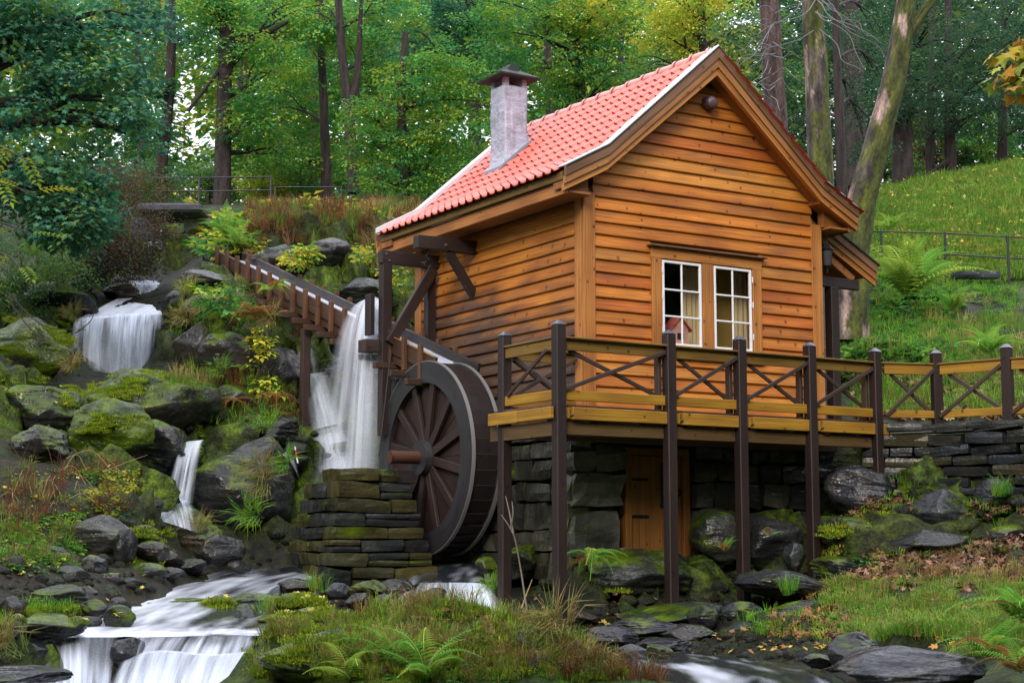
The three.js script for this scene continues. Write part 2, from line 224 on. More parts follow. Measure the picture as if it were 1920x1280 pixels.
{
  // gable wall: inner sheathing with the window opening, then the boards
  const sh = new THREE.Shape([[0.02, 3.3], [WX - 0.02, 3.3], [WX - 0.02, 6.5], [RIDGE, 8.42], [0.02, 6.5]].map((p) => new THREE.Vector2(...p)));
  sh.holes.push(new THREE.Path([[1.3, 4.42], [1.3, 5.72], [3.07, 5.72], [3.07, 4.42]].map((p) => new THREE.Vector2(...p))));
  const g = boxUV(new THREE.ExtrudeGeometry(sh, { depth: 0.1, bevelEnabled: false }).translate(0, 0, -0.14), 0);
  const wall = mill.add1('gable_wall', flat(g, [0.2, 0.1, 0.03]), M.siding);
  const limL = (y) => y < 6.4 ? 0.17 : Math.max(0.17, RIDGE - (YA - roofT(RIDGE) - y + 0.16) / 0.876), limR = (y) => WX - limL(y);
  for (let k = 0; k < 30; k++) {
    const y = Y0 + 0.179 * k; if (y > 8.28) break;
    const r = rnd(), warm = r < 0.25 ? [0.68, 0.2, 0.02] : r < 0.6 ? [0.74, 0.265, 0.024] : r < 0.85 ? [0.68, 0.25, 0.028] : [0.76, 0.33, 0.05], b = rr(0.82, 1.12) * (y < 4.2 ? 1.05 : 1);
    const sd = rnd() * 40, col = (x, yy) => { const n = fbm(x * 1.2 + sd, yy * 9, sd, 3), w = sstep(n, 0.12, 0.32) * 0.55; return mix3(warm.map((c) => c * b), [0.28, 0.15, 0.07], w); };
    const put = (x, yy, o) => [x, yy, o], top = y + 0.2 > 8.3 ? 0.12 : 0.2;
    if (y + 0.18 > WIN[2] && y < WIN[3] - 0.03) { mk('board', siding(y, () => 0.17, () => WIN[0] + 0.03, put, col, 5), M.siding, wall); mk('board', siding(y, () => WIN[1] - 0.03, () => WX - 0.17, put, col, 5), M.siding, wall); }
    else mk('board', siding(y, limL, limR, put, col, 14, top), M.siding, wall);
  }
  // stream-side wall
  const lw = mill.add1('side_wall', flat(box(0.04, 0.14, 3.3, 6.5, ZB, -0.02), [0.2, 0.1, 0.03]), M.siding);
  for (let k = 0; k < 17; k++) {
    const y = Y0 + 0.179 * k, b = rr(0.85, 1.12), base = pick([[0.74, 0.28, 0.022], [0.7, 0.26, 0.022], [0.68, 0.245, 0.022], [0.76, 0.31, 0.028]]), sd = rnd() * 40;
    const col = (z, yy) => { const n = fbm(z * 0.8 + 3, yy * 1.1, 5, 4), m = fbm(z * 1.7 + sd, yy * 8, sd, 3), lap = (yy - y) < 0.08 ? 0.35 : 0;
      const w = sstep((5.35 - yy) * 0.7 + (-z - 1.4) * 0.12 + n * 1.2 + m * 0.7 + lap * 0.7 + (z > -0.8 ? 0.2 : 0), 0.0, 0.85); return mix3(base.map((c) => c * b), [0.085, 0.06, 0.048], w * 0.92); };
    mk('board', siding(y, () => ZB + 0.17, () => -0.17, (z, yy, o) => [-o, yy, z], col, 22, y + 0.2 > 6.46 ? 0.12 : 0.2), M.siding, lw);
  }
  // the two walls turned away from the stream
  mill.add1('side_wall', flat(box(WX - 0.14, WX - 0.01, 3.3, 6.5, ZB, -0.14), [0.4, 0.17, 0.05]), M.siding);
  mill.add1('rear_wall', flat(prism([[0.15, 3.3], [WX - 0.15, 3.3], [WX - 0.15, 6.5], [RIDGE, 8.4], [0.15, 6.5]], ZB, ZB + 0.1), [0.4, 0.17, 0.05]), M.siding);
  mill.add1('floor', flat(box(0.15, WX - 0.15, 3.36, 3.42, ZB + 0.1, -0.15), [0.2, 0.1, 0.04]), M.siding);
  // corner boards
  for (const [x0, x1, z0, z1, top] of [[-0.012, 0.19, -0.03, 0.022, 6.52], [-0.022, 0.03, -0.2, -0.032, 6.46], [WX - 0.19, WX + 0.012, -0.03, 0.022, 6.5], [-0.022, 0.03, ZB, ZB + 0.2, 6.44], [WX - 0.03, WX + 0.022, -0.2, -0.032, 6.46]])
    mill.add1('corner_board', box(x0, x1, 3.4, top, z0, z1), M.trim);
  mill.add1('sill_beam', box(0.0, WX, 3.3, 3.43, -0.02, 0.012), M.deckFloor);
}
{
  // window: casing, mullion, two sashes of six panes
  const cas = mill.add1('window', merge([box(1.17, 1.345, 4.3, 5.79, -0.03, 0.03), box(3.04, 3.21, 4.3, 5.79, -0.03, 0.03), box(1.16, 3.22, 5.69, 5.85, -0.03, 0.033), box(2.085, 2.295, 4.3, 5.688, -0.03, 0.026)]), M.trim);
  mk('head_board', box(1.1, 3.28, 5.852, 5.878, -0.03, 0.1), M.bargeTop, cas); mk('sill', box(1.12, 3.26, 4.27, 4.298, -0.03, 0.06), M.trim, cas);
  for (const x0 of [1.36, 2.308]) {
    const x1 = x0 + 0.715, y0 = 4.44, y1 = 5.675, b = 0.038, g = [box(x0, x0 + b, y0, y1, -0.02, 0.02), box(x1 - b, x1, y0, y1, -0.02, 0.02), box(x0 + b, x1 - b, y0, y0 + b, -0.02, 0.019), box(x0 + b, x1 - b, y1 - b, y1, -0.02, 0.019)];
    const ph = (y1 - y0 - 2 * b) / 3; for (const j of [1, 2]) g.push(box(x0 + b, x1 - b, y0 + b + ph * j - 0.013, y0 + b + ph * j + 0.013, -0.015, 0.016));
    g.push(box((x0 + x1) / 2 - 0.013, (x0 + x1) / 2 + 0.013, y0 + b, y1 - b, -0.014, 0.0145)); mk('sash', merge(g), M.white, cas);
    for (let i = 0; i < 2; i++) for (let j = 0; j < 3; j++) { const w = (x1 - x0 - 2 * b) / 2, p = mk('pane', new THREE.PlaneGeometry(w, ph), M.glass, cas); p.position.set(x0 + b + w * (i + 0.5), y0 + b + ph * (j + 0.5), 0.001); p.rotation.set(rr(-0.006, 0.006), rr(-0.008, 0.008), 0); }
    for (const hy of [4.62, 5.1, 5.48]) mk('hinge', box(x0 < 2 ? x0 - 0.018 : x1 + 0.003, x0 < 2 ? x0 - 0.003 : x1 + 0.018, hy, hy + 0.09, 0.021, 0.036, 0.003), M.white, cas);
  }
  // what is seen of the room
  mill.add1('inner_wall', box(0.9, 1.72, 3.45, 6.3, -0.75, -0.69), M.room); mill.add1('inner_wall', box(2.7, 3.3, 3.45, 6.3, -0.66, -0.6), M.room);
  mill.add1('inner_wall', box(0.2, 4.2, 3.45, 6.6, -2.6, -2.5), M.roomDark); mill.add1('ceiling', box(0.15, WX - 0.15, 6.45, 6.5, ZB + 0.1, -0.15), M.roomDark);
  for (const [a, b] of [[2.13, 2.5], [3.1, 3.5]]) { const T = []; const P = (i, y) => { const x = lerp(a, b, i / 24); return [x, y, -0.5 + 0.018 * Math.sin(x * 70) + 0.01 * Math.sin(x * 31)]; }; for (let i = 0; i < 24; i++) T.push(P(i, 4.42), P(i + 1, 4.42), P(i + 1, 5.72), P(i, 4.42), P(i + 1, 5.72), P(i, 5.72)); mill.add1('curtain', fromTris(T), S({ color: rgb(0.6, 0.5, 0.28), roughness: 0.9, side: THREE.DoubleSide })); }
  const sillT = mill.add1('window_shelf', box(1.3, 3.07, 4.44, 4.498, -0.42, -0.145), M.trim);
  const mod = thing('model_house', 'small pink model house with red roof behind the lower left window pane', 'ornament', hw(1.82, 4.5, -0.27), TH); mod.scale.setScalar(1.35);
  mk('wall', boxUV(new THREE.ExtrudeGeometry(new THREE.Shape([[-0.11, 0], [0.11, 0], [0.11, 0.17], [0, 0.28], [-0.11, 0.17]].map((p) => new THREE.Vector2(...p))), { depth: 0.14, bevelEnabled: false }).translate(0, 0, -0.07)), M.pink, mod);
  for (const s of [-1, 1]) mk('roof', beam([s * 0.15, 0.145, 0], [0, 0.297, 0], 0.19, 0.02), M.redRoof, mod);
  mk('window', box(-0.045, 0.045, 0.05, 0.12, 0.071, 0.077, 0.002), M.black, mod);
}
{
  // roof: boarding, verge boards, soffits
  const roof = mill.add1('roof', merge([-1, 1].flatMap((s) => { const X = (d) => RIDGE + s * d, q = (d0, d1, t0, t1) => prism(s > 0 ? [[X(d0), roofY(X(d0)) - t1], [X(d1), roofY(X(d1)) - t1], [X(d1), roofY(X(d1)) - t0], [X(d0), roofY(X(d0)) - t0]] : [[X(d1), roofY(X(d1)) - t1], [X(d0), roofY(X(d0)) - t1], [X(d0), roofY(X(d0)) - t0], [X(d1), roofY(X(d1)) - t0]], -5.28, 0.2);
    return [q(0, KX, 0.06, 0.16), q(KX, EX - 0.04, 0.06, 0.16)]; })), M.soffit);
  const bands = [[0, 0.4, 0.29, 0.34, M.bargeTop], [0.4, 0.72, 0.26, 0.315, M.barge], [0.72, 1, 0.22, 0.285, M.trim]];
  for (const zf of [0, 1]) for (const s of [-1, 1]) for (const [f0, f1, z0, z1, m] of bands) for (const [d0, d1] of [[0, KX], [KX, EX]]) {
    const T0 = d0 ? 0.33 : 0.42, T1 = d1 > KX ? 0.33 : 0.345, P = (d, f, T) => [RIDGE + s * d, roofY(RIDGE + s * d) - f * T + (f === 0 ? 0.012 : 0)];
    const pts = [P(d0, f1, d0 ? 0.345 : T0), P(d1, f1, T1), P(d1, f0, T1), P(d0, f0, d0 ? 0.345 : T0)]; if (s < 0) pts.reverse();
    const za = zf ? -5.07 - z1 : z0, zb = zf ? -5.07 - z0 : z1;
    mk('barge_board', prism(pts, za, zb, -s * Math.atan(d0 ? 0.535 : 0.876)), m, roof);
  }
  for (const s of [-1, 1]) for (const [z0, z1] of [[-0.03, 0.225], [-5.3, ZB + 0.03]]) for (const [d0, d1] of [[0, KX], [KX, EX - 0.03]]) {
    const P = (d, t) => [RIDGE + s * d, roofY(RIDGE + s * d) - t]; const pts = [P(d0, 0.36), P(d1, d1 > KX ? 0.29 : 0.3), P(d1, 0.165), P(d0, 0.165)]; if (s < 0) pts.reverse();
    mk('soffit', prism(pts, z0, z1, -s * Math.atan(d0 ? 0.535 : 0.876)), M.soffit, roof);
  }
  for (const s of [-1, 1]) { const X = (d) => RIDGE + s * d, b = (a, c, y0, y1, m, n) => mk(n, box(Math.min(X(a), X(c)), Math.max(X(a), X(c)), y0, y1, -5.25, 0.215), m, roof);
    b(EX - 0.05, EX - 0.012, 6.585, 6.7, M.rail, 'fascia'); b(EX - 0.11, EX - 0.07, 6.4, 6.588, M.trim, 'fascia'); b(EX - 0.5, EX - 0.112, 6.42, 6.455, M.soffit, 'eave_soffit'); }
  for (const s of [-1, 1]) { const X = (d) => RIDGE + s * d, p = [[X(EX - 0.1), 6.46], [X(2.2), 6.46], [X(2.2), 6.8], [X(EX - 0.1), 6.55]]; if (s > 0) p.reverse(); mk('eave_box', prism(p, -0.028, 0.1), M.soffit, roof); }
  // pantiles on the slope that is seen, 12 courses of 25
  const TW = 0.214, NS = 10, T = [], prof = (t) => t < 0.42 ? 0.046 * Math.sin(Math.PI * t / 0.42) : -0.008 * Math.sin(Math.PI * (t - 0.42) / 0.58), LEN = 0.325;
  const q = (a, b, c, d) => T.push(a, b, c, a, c, d), pt = (i, x, dn) => { const t = i / NS * 1.13; return [x, prof(Math.min(t, 1.13)) + x / LEN * 0.036 - dn, t * TW]; };
  for (let i = 0; i < NS; i++) { q(pt(i, 0, 0), pt(i + 1, 0, 0), pt(i + 1, LEN, 0), pt(i, LEN, 0)); q(pt(i, LEN, 0), pt(i + 1, LEN, 0), pt(i + 1, LEN, 0.014), pt(i, LEN, 0.02)); }
  const tg = [0, 1, 2, 3, 4, 5].map(() => { const k = rr(0.82, 1.12), w = rnd(); return flat(boxUV(fromTris(T)), [k, k * lerp(0.9, 1.25, w), k * lerp(0.9, 1.3, w)]); });
  const rows = []; for (let i = 0; i < 9; i++) rows.push([0.1 + (KX - 0.1) / 9 * i, 0.876]); for (let i = 0; i < 3; i++) rows.push([KX + 0.02 + 0.243 * i, 0.535]);
  const far = [];
  for (const s of [-1, 1]) for (const [d, sl] of rows) for (let c = 0; c < 25; c++) {
    const ca = 1 / Math.hypot(1, sl), sa = sl * ca, x = v3(s * ca, -sa, 0), n = v3(s * sa, ca, 0), z = x.clone().cross(n), xx = RIDGE + s * (d - 0.01), zz = s < 0 ? 0.15 - TW * (24 - c) - (z.z < 0 ? 0 : TW) : 0.15 - TW * c;
    const m4 = new THREE.Matrix4().makeBasis(x, n, z).setPosition(xx, roofY(xx) + 0.006 - 0.05, zz + rr(-0.003, 0.003)), g = pick(tg);
    if (s < 0) { const m = mk('roof_tile', g, M.tile, roof); m.applyMatrix4(m4); m.rotation.x += rr(-0.008, 0.008); } else far.push(g.clone().applyMatrix4(m4));
  }
  const fs = mk('far_slope_tiles', merge(far), M.tile, roof); fs.userData.kind = 'stuff';
  // ridge tiles with collars
  const rg = merge([new THREE.CylinderGeometry(0.11, 0.125, 0.42, 14, 1, true, 0, Math.PI).rotateX(Math.PI / 2), new THREE.CylinderGeometry(0.142, 0.142, 0.06, 14, 1, true, 0, Math.PI).rotateX(Math.PI / 2).translate(0, 0, 0.2), new THREE.RingGeometry(0.112, 0.142, 14, 1, 0, Math.PI).translate(0, 0, 0.23), new THREE.RingGeometry(0.112, 0.142, 14, 1, 0, Math.PI).translate(0, 0, 0.17)].map((g) => { g = g.toNonIndexed(); return g; }));
  const rg2 = rg; rg2.computeBoundingBox(); if (rg2.boundingBox.min.x > -0.02) rg2.rotateZ(Math.PI / 2); if (rg2.boundingBox.min.y < -0.1) rg2.rotateZ(Math.PI);
  for (let i = 0; i < 13; i++) { const m = mk('ridge_tile', rg2, M.ridge, roof); m.position.set(RIDGE, 8.79 + rr(-0.004, 0.004), -0.02 - 0.405 * i); m.rotation.x = 0.03; }
  // white metal verge trims
  for (const [z0, z1, up, m, m2] of [[0.13, 0.335, 0.016, M.flash, M.black], [-5.39, -5.19, 0.085, M.flash, M.black]]) for (const s of [-1, 1]) for (const [d0, d1] of [[0, KX], [KX, EX]]) {
    const P = (d, t) => [RIDGE + s * d, roofY(RIDGE + s * d) + t], a = -s * Math.atan(d0 ? 0.535 : 0.876), Q = (t0, t1) => { const p = [P(d0, t0), P(d1, t0), P(d1, t1), P(d0, t1)]; return s < 0 ? p.reverse() : p; };
    mk('verge_trim', prism(Q(0.014, up + 0.014), z0, z1, a), m, roof); if (z0 > 0) mk('drip_edge', prism(Q(-0.012, 0.011), z1 + 0.003, z1 + 0.014, a), m2, roof);
  }
  mk('gable_lamp', merge([cyl([RIDGE + 0.02, 8.12, -0.02], [RIDGE + 0.02, 8.1, 0.12], 0.1, 0.1, 20), new THREE.SphereGeometry(0.095, 20, 12).scale(1, 1, 0.6).translate(RIDGE + 0.02, 8.1, 0.13)]), S({ color: rgb(0.1, 0.06, 0.07), roughness: 0.35 }), roof);
}
{
  // chimney
  const x0 = 0.857, x1 = 1.29, z1 = -3.5, z0 = -3.94, cy = 9.07;
  let g = new THREE.BoxGeometry(x1 - x0, cy - 7.4, z1 - z0, 10, 36, 10); g.deleteAttribute('normal'); g.deleteAttribute('uv'); g = mergeVertices(g, 1e-4); g.translate((x0 + x1) / 2, (cy + 7.4) / 2, (z0 + z1) / 2);
  const p = g.attributes.position; for (let i = 0; i < p.count; i++) { const x = p.getX(i), y = p.getY(i), z = p.getZ(i), dx = x - (x0 + x1) / 2, dz = z - (z0 + z1) / 2, f = 1 + 0.16 * Math.exp(-Math.max(0, y - roofY(x) - 0.02) / 0.09) + 0.05 * fbm(x * 5, y * 4, z * 5, 3); p.setX(i, (x0 + x1) / 2 + dx * f); p.setZ(i, (z0 + z1) / 2 + dz * f); }
  g.computeVertexNormals(); const ch = mill.add1('chimney', boxUV(g, 1), M.plaster);
  for (const [lx, lz] of [[x0 + 0.045, z1 - 0.045], [x1 - 0.045, z1 - 0.045], [x0 + 0.045, z0 + 0.045], [x1 - 0.045, z0 + 0.045]]) mk('cowl_leg', box(lx - 0.045, lx + 0.045, cy - 0.02, cy + 0.17, lz - 0.045, lz + 0.045), M.plaster, ch);
  const cx = (x0 + x1) / 2, cz = (z0 + z1) / 2, cap = new THREE.CylinderGeometry(0.14, 0.55, 0.16, 4, 1).rotateY(Math.PI / 4).translate(cx, cy + 0.235, cz);
  mk('cowl', merge([boxUV(cap, 0), box(cx - 0.385, cx + 0.385, cy + 0.13, cy + 0.155, cz - 0.385, cz + 0.385, 0.004), boxUV(new THREE.CylinderGeometry(0.1, 0.1, 0.34, 14, 1, false).rotateX(Math.PI / 2).translate(cx, cy + 0.3, cz), 0)]), S({ color: rgb(0.02, 0.024, 0.024), roughness: 0.75 }), ch);
  const fl = (a, b, z0f, z1f) => prism([[a, roofY(a) + 0.02], [b, roofY(b) + 0.02], [b, roofY(b) + 0.075], [a, roofY(a) + 0.075]], z0f, z1f, Math.atan(0.876));
  mk('flashing', merge([fl(x0 - 0.1, x0 + 0.02, z0 - 0.06, z1 + 0.05), fl(x1 - 0.02, x1 + 0.07, z0 - 0.06, z1 + 0.03), fl(x0 - 0.02, x1 + 0.02, z1 - 0.02, z1 + 0.07)]), M.lead, ch);
}
{
  // porch on the far side of the gable
  const a = -Math.atan(0.535), Y = (x) => 6.04 + 0.535 * (5.82 - x), pr = mill.add1('porch', prism([[4.44, Y(4.44) - 0.2], [5.78, Y(5.78) - 0.2], [5.78, Y(5.78) - 0.05], [4.44, Y(4.44) - 0.05]].map(([x, y]) => [x, y]), -3.2, -0.27, a), M.soffit);
  for (const [f0, f1, z, m] of [[0, 0.13, -0.19, M.bargeTop], [0.13, 0.24, -0.215, M.barge], [0.24, 0.34, -0.24, M.trim]]) mk('barge_board', prism([[4.44, Y(4.44) - f1], [5.82, Y(5.82) - f1], [5.82, Y(5.82) - f0], [4.44, Y(4.44) - f0]], z - 0.04, z, a), m, pr);
  mk('porch_roof', prism([[4.6, Y(4.6) + 0.002], [5.86, Y(5.86) + 0.002], [5.86, Y(5.86) + 0.03], [4.6, Y(4.6) + 0.03]], -3.2, -0.17, a), M.black, pr);
  for (const z of [-0.33, -2.9]) { mk('porch_post', box(4.87, 5.03, 3.36, 5.62, z - 0.08, z + 0.08), M.dark, pr); mk('porch_beam', beam([4.3, 5.7, z], [5.5, 5.7, z], 0.1, 0.16), M.dark, pr); mk('porch_brace', beam([4.46, 6.35, z], [5.4, 5.78, z], 0.08, 0.12), M.soffit, pr); }
}
{
  // stone base with the cellar door
  const fd = mill.add1('foundation', flat(merge([box(-0.05, 0.7, 1.1, 3.3, -0.6, -0.32), box(1.93, WX, 1.1, 3.3, -0.6, -0.32), box(0.6, 2, 2.98, 3.3, -0.6, -0.32), box(0.1, 0.4, 1.1, 3.3, ZB, -0.62), box(0.6, 2, 1.0, 3.0, -1.1, -0.9)]), [0.14, 0.14, 0.13]), M.stone);
  const TINTS = [[0.2, 0.21, 0.16], [0.24, 0.235, 0.18], [0.13, 0.14, 0.12], [0.17, 0.165, 0.11], [0.12, 0.125, 0.125]];
  const put = (x0, x1, y0, y1, big = 0, tint) => { const w = x1 - x0, h = y1 - y0, m = mk('stone', stoneGeo(w - 0.018, h - 0.018, 0.42, 0.28, tint ?? pick(TINTS), [4, 3, 2]), M.stone, fd); m.position.set((x0 + x1) / 2, (y0 + y1) / 2, -0.2 + rr(-0.03, 0.04) + big); m.rotation.set(rr(-0.04, 0.04), rr(-0.05, 0.05), rr(-0.03, 0.03)); };
  const course = (x0, x1, ys) => { for (let i = 0; i < ys.length - 1; i++) { let x = x0; while (x < x1 - 0.02) { let w = rr(0.3, 0.85); if (x + w > x1 - 0.22) w = x1 - x; put(x, x + w, ys[i], ys[i + 1]); x += w; } } };
  const PALE = [0.42, 0.43, 0.33], PALE2 = [0.34, 0.35, 0.3]; put(-0.24, 0.6, 1.42, 2.1, 0.05, PALE2); put(-0.24, 0.66, 2.1, 2.6, 0.06, PALE); put(-0.22, 0.16, 2.6, 2.9, 0.03, PALE); put(0.16, 0.72, 2.6, 3.0, 0, PALE2); put(-0.2, 0.1, 2.9, 3.3, 0, PALE2); put(0.1, 0.7, 3.0, 3.3); put(0.55, 0.78, 1.4, 1.58, 0.05, PALE2); put(0.5, 0.85, 1.2, 1.42);
  course(1.92, WX + 0.2, [1.3, 1.75, 2.12, 2.5, 2.8, 3.28]); course(0.7, 1.95, [3.02, 3.29]);
  let ys = [1.1, 1.5, 1.8, 2.2, 2.5, 2.8, 3.05, 3.3]; for (let i = 0; i < 7; i++) { let z = -0.02; while (z > ZB) { let w = rr(0.3, 0.7); const m = mk('stone', stoneGeo(0.4, ys[i + 1] - ys[i] - 0.02, w - 0.02, 0.3, pick(TINTS)), M.stone, fd); m.position.set(-0.03 + rr(-0.03, 0.04), (ys[i] + ys[i + 1]) / 2, z - w / 2); m.rotation.y = rr(-0.05, 0.05); z -= w; } }
  const dr = mill.add1('cellar_door', merge([box(0.76, 0.87, 1.44, 2.97, -0.27, -0.1), box(1.79, 1.9, 1.44, 2.97, -0.27, -0.1), box(0.87, 1.79, 2.87, 2.97, -0.27, -0.11), box(0.72, 1.94, 1.38, 1.45, -0.3, -0.05)]), M.door);
  for (let i = 0; i < 5; i++) { const a = 0.875 + i * 0.183; i === 3 ? (mk('plank', box(a, a + 0.178, 1.46, 2.12, -0.2, -0.165), M.door, dr), mk('plank', box(a, a + 0.178, 2.78, 2.86, -0.2, -0.165), M.door, dr), mk('window_pane', box(a, a + 0.178, 2.122, 2.778, -0.2, -0.185), M.black, dr)) : mk('plank', box(a, a + 0.178, 1.46, 2.86, -0.2, -0.165), M.door, dr); }
  for (const y of [1.98, 2.5]) mk('hinge', box(0.84, 1.2, y, y + 0.045, -0.164, -0.152, 0.003), M.iron, dr);
  mk('handle', new THREE.TorusGeometry(0.04, 0.012, 8, 18).translate(1.73, 2.35, -0.14), M.iron, dr);
}
{
  const l = [4.62, 5.95, -0.06], lan = millThing('wall_lantern', 'small black carriage lantern on the far corner of the gable wall', 'lantern', l);
  const hex = (r0, r1, h, y) => boxUV(new THREE.CylinderGeometry(r1, r0, h, 6).translate(l[0], y, l[2]), 1);
  lan.add1('lantern_roof', merge([hex(0.12, 0.02, 0.11, 6.2), hex(0.012, 0.006, 0.12, 6.3)]), M.black); lan.add1('lantern_glass', hex(0.06, 0.09, 0.24, 6.02), S({ color: rgb(0.06, 0.06, 0.065), roughness: 0.15 })); lan.add1('lantern_base', merge([hex(0.03, 0.068, 0.05, 5.875), hex(0.012, 0.02, 0.06, 5.82)]), M.black);
  lan.add1('bracket', merge([beam([4.44, 6.26, -0.06], [4.62, 6.3, -0.06], 0.018, 0.018), beam([4.44, 5.95, -0.06], [4.44, 6.3, -0.06], 0.04, 0.012)]), M.black);
}

// ---------- deck on posts ----------
const POSTS = [[-1.24, -0.08, 0.7, 'rear'], [-1.235, 1.23, 0.45], [0.53, 1.23, 0.65], [1.75, 1.23, 0.8], [3.03, 1.23, 1.0], [4.3, 1.23, 2.45]];
{
  const dk = millThing('deck', 'raised timber deck with crossed railings on tall dark posts before the mill', 'deck', [-1.24, 0.5, 1.23]);
  const postAt = (x, z, y0, y1 = 4.4, w = 0.145) => { const p = dk.add1('post', box(x - w / 2, x + w / 2, y0, y1, z - w / 2, z + w / 2, 0.012), M.dark); mk('post_cap', boxUV(new THREE.CylinderGeometry(0.03, w * 0.73, 0.055, 4).rotateY(Math.PI / 4).translate(x, y1 + 0.0285, z), 0), M.capMetal, p); return p; };
  POSTS.forEach(([x, z, y0], i) => { postAt(x, z, y0); if (i > 1) dk.add1('post', box(x - 0.135, x - 0.077, 3.36, 4.21, z - 0.16, z - 0.06), M.brace); else dk.add1('post', box(x + 0.078, x + 0.14, 3.36, 4.2, z - 0.15, z - 0.05), M.brace); });
  const span = (a, b, zo = 0) => {   // one bay of railing along x or z
    const [x0, z0] = a, [x1, z1] = b, dx = x1 - x0, dz = z1 - z0, L = Math.hypot(dx, dz), ux = dx / L, uz = dz / L, nx = -uz * zo, nz = ux * zo, P = (t, y, o = 0) => [x0 + ux * t + nx * 0 - uz * o, y, z0 + uz * t + ux * o], e = 0.07;
    dk.add1('top_rail', beam(P(e - 0.07, 4.238), P(L - e + 0.07, 4.238), 0.12, 0.026), M.rail); dk.add1('rail_board', beam(P(e, 4.15, -0.02), P(L - e, 4.15, -0.02), 0.036, 0.14), M.rail); dk.add1('lower_rail', beam(P(e, 3.505, -0.02), P(L - e, 3.505, -0.02), 0.05, 0.13), M.yellow);
    dk.add1('brace', beam(P(e, 3.57, 0.03), P(L - e, 4.15, 0.03), 0.03, 0.055), M.brace); dk.add1('brace', beam(P(e + 0.12, 4.09, -0.062), P(L - e - 0.1, 3.57, -0.062), 0.03, 0.055), M.brace);
  };
  for (let i = 1; i < 5; i++) span(POSTS[i], POSTS[i + 1], 1);
  span(POSTS[1].slice(0, 2), [-1.24, -0.08]); span([-1.24, -0.1], [0.0, -0.1]);
  for (let i = 1; i < 5; i++) { const a = POSTS[i][0] + 0.075, b = POSTS[i + 1][0] - 0.075; dk.add1('fascia', box(a, a + 0.09, 3.2, 3.345, 1.15, 1.25), M.yellow); dk.add1('fascia', box(a + 0.11, b, 3.19, 3.35, 1.17, 1.285), M.yellow); dk.add1('bolt', cyl([a + 0.1, 3.25, 1.2], [a + 0.1, 3.25, 1.295], 0.014, 0.014, 10), M.steel); dk.add1('beam', box(a, b, 3.0, 3.165, 1.09, 1.2), M.subBeam); }
  dk.add1('fascia', box(4.375, 4.5, 3.19, 3.35, 1.17, 1.285), M.yellow); dk.add1('beam', box(4.375, 4.62, 3.0, 3.165, 1.09, 1.2), M.subBeam);
  dk.add1('fascia', box(-1.372, -1.316, 3.19, 3.35, -0.3, 0.42), M.yellow); dk.add1('fascia', box(-1.374, -1.318, 3.195, 3.345, 0.424, 1.24), M.yellow); dk.add1('beam', box(-1.3, -1.2, 2.98, 3.17, -0.36, 1.15), M.subBeam);
  for (let i = 0; i < 12; i++) { const z = 1.16 - i * 0.118; dk.add1('floor_plank', box(z < -0.02 ? -1.3 : -1.3, z < 0.06 ? -0.03 : 4.6, 3.352, 3.39, z - 0.112, z), M.deckFloor); }
  for (const x of [-0.6, 0.2, 0.9, 1.5, 2.2, 2.9, 3.6, 4.2]) dk.add1('joist', box(x - 0.04, x + 0.04, 3.17, 3.348, 0.03, 1.08), M.deckFloor);
  dk.add1('beam', box(-1.2, 4.5, 3.0, 3.165, 0.1, 0.2), M.deckFloor);
}
{
  // fence that carries the railing on over the dry stone wall
  const p0 = hw(4.38, 3.36, 1.23), pts = [p0, at(1757, 720, 23.45), at(1890, 710, 22.75), at(2040, 700, 22.1)].map((p) => p.setY(3.36)), base = pts[1].clone();
  const fn = thing('wooden_fence', 'timber fence with crossed braces running along the top of the dry stone wall', 'fence', base), add = (n, g, m) => { const o = mk(n, g.translate(-base.x, -base.y, -base.z), m, fn); return o; };
  for (let i = 1; i < 4; i++) { const p = pts[i], q = pts[i].clone().sub(pts[i - 1]).normalize(), an = Math.atan2(-q.z, q.x), g = cbox(0.14, 1.06, 0.14, 0.012, 1).translate(0, 0.51, 0).rotateY(an).translate(p.x, p.y, p.z); add('post', g, M.dark); add('post_cap', boxUV(new THREE.CylinderGeometry(0.03, 0.104, 0.055, 4).rotateY(Math.PI / 4 + an).translate(p.x, p.y + 1.07, p.z), 0), M.capMetal);
    const a = pts[i - 1], L = p.distanceTo(a), n = v3(-q.z, 0, q.x), P = (t, y, o) => [a.x + q.x * t + n.x * o, 3.36 + y, a.z + q.z * t + n.z * o];
    add('top_rail', beam(P(0, 0.88, 0), P(L, 0.88, 0), 0.12, 0.026), M.rail); add('rail_board', beam(P(0.07, 0.79, 0.02), P(L - 0.07, 0.79, 0.02), 0.036, 0.14), M.yellow); add('lower_rail', beam(P(0.07, 0.14, 0.02), P(L - 0.07, 0.14, 0.02), 0.05, 0.11), M.yellow);
    add('brace', beam(P(0.06, 0.1, 0.062), P(L - 0.06, 0.8, 0.062), 0.03, 0.055), M.brace); add('brace', beam(P(0.18, 0.73, -0.02), P(L - 0.1, 0.17, -0.02), 0.03, 0.055), M.brace); }
}

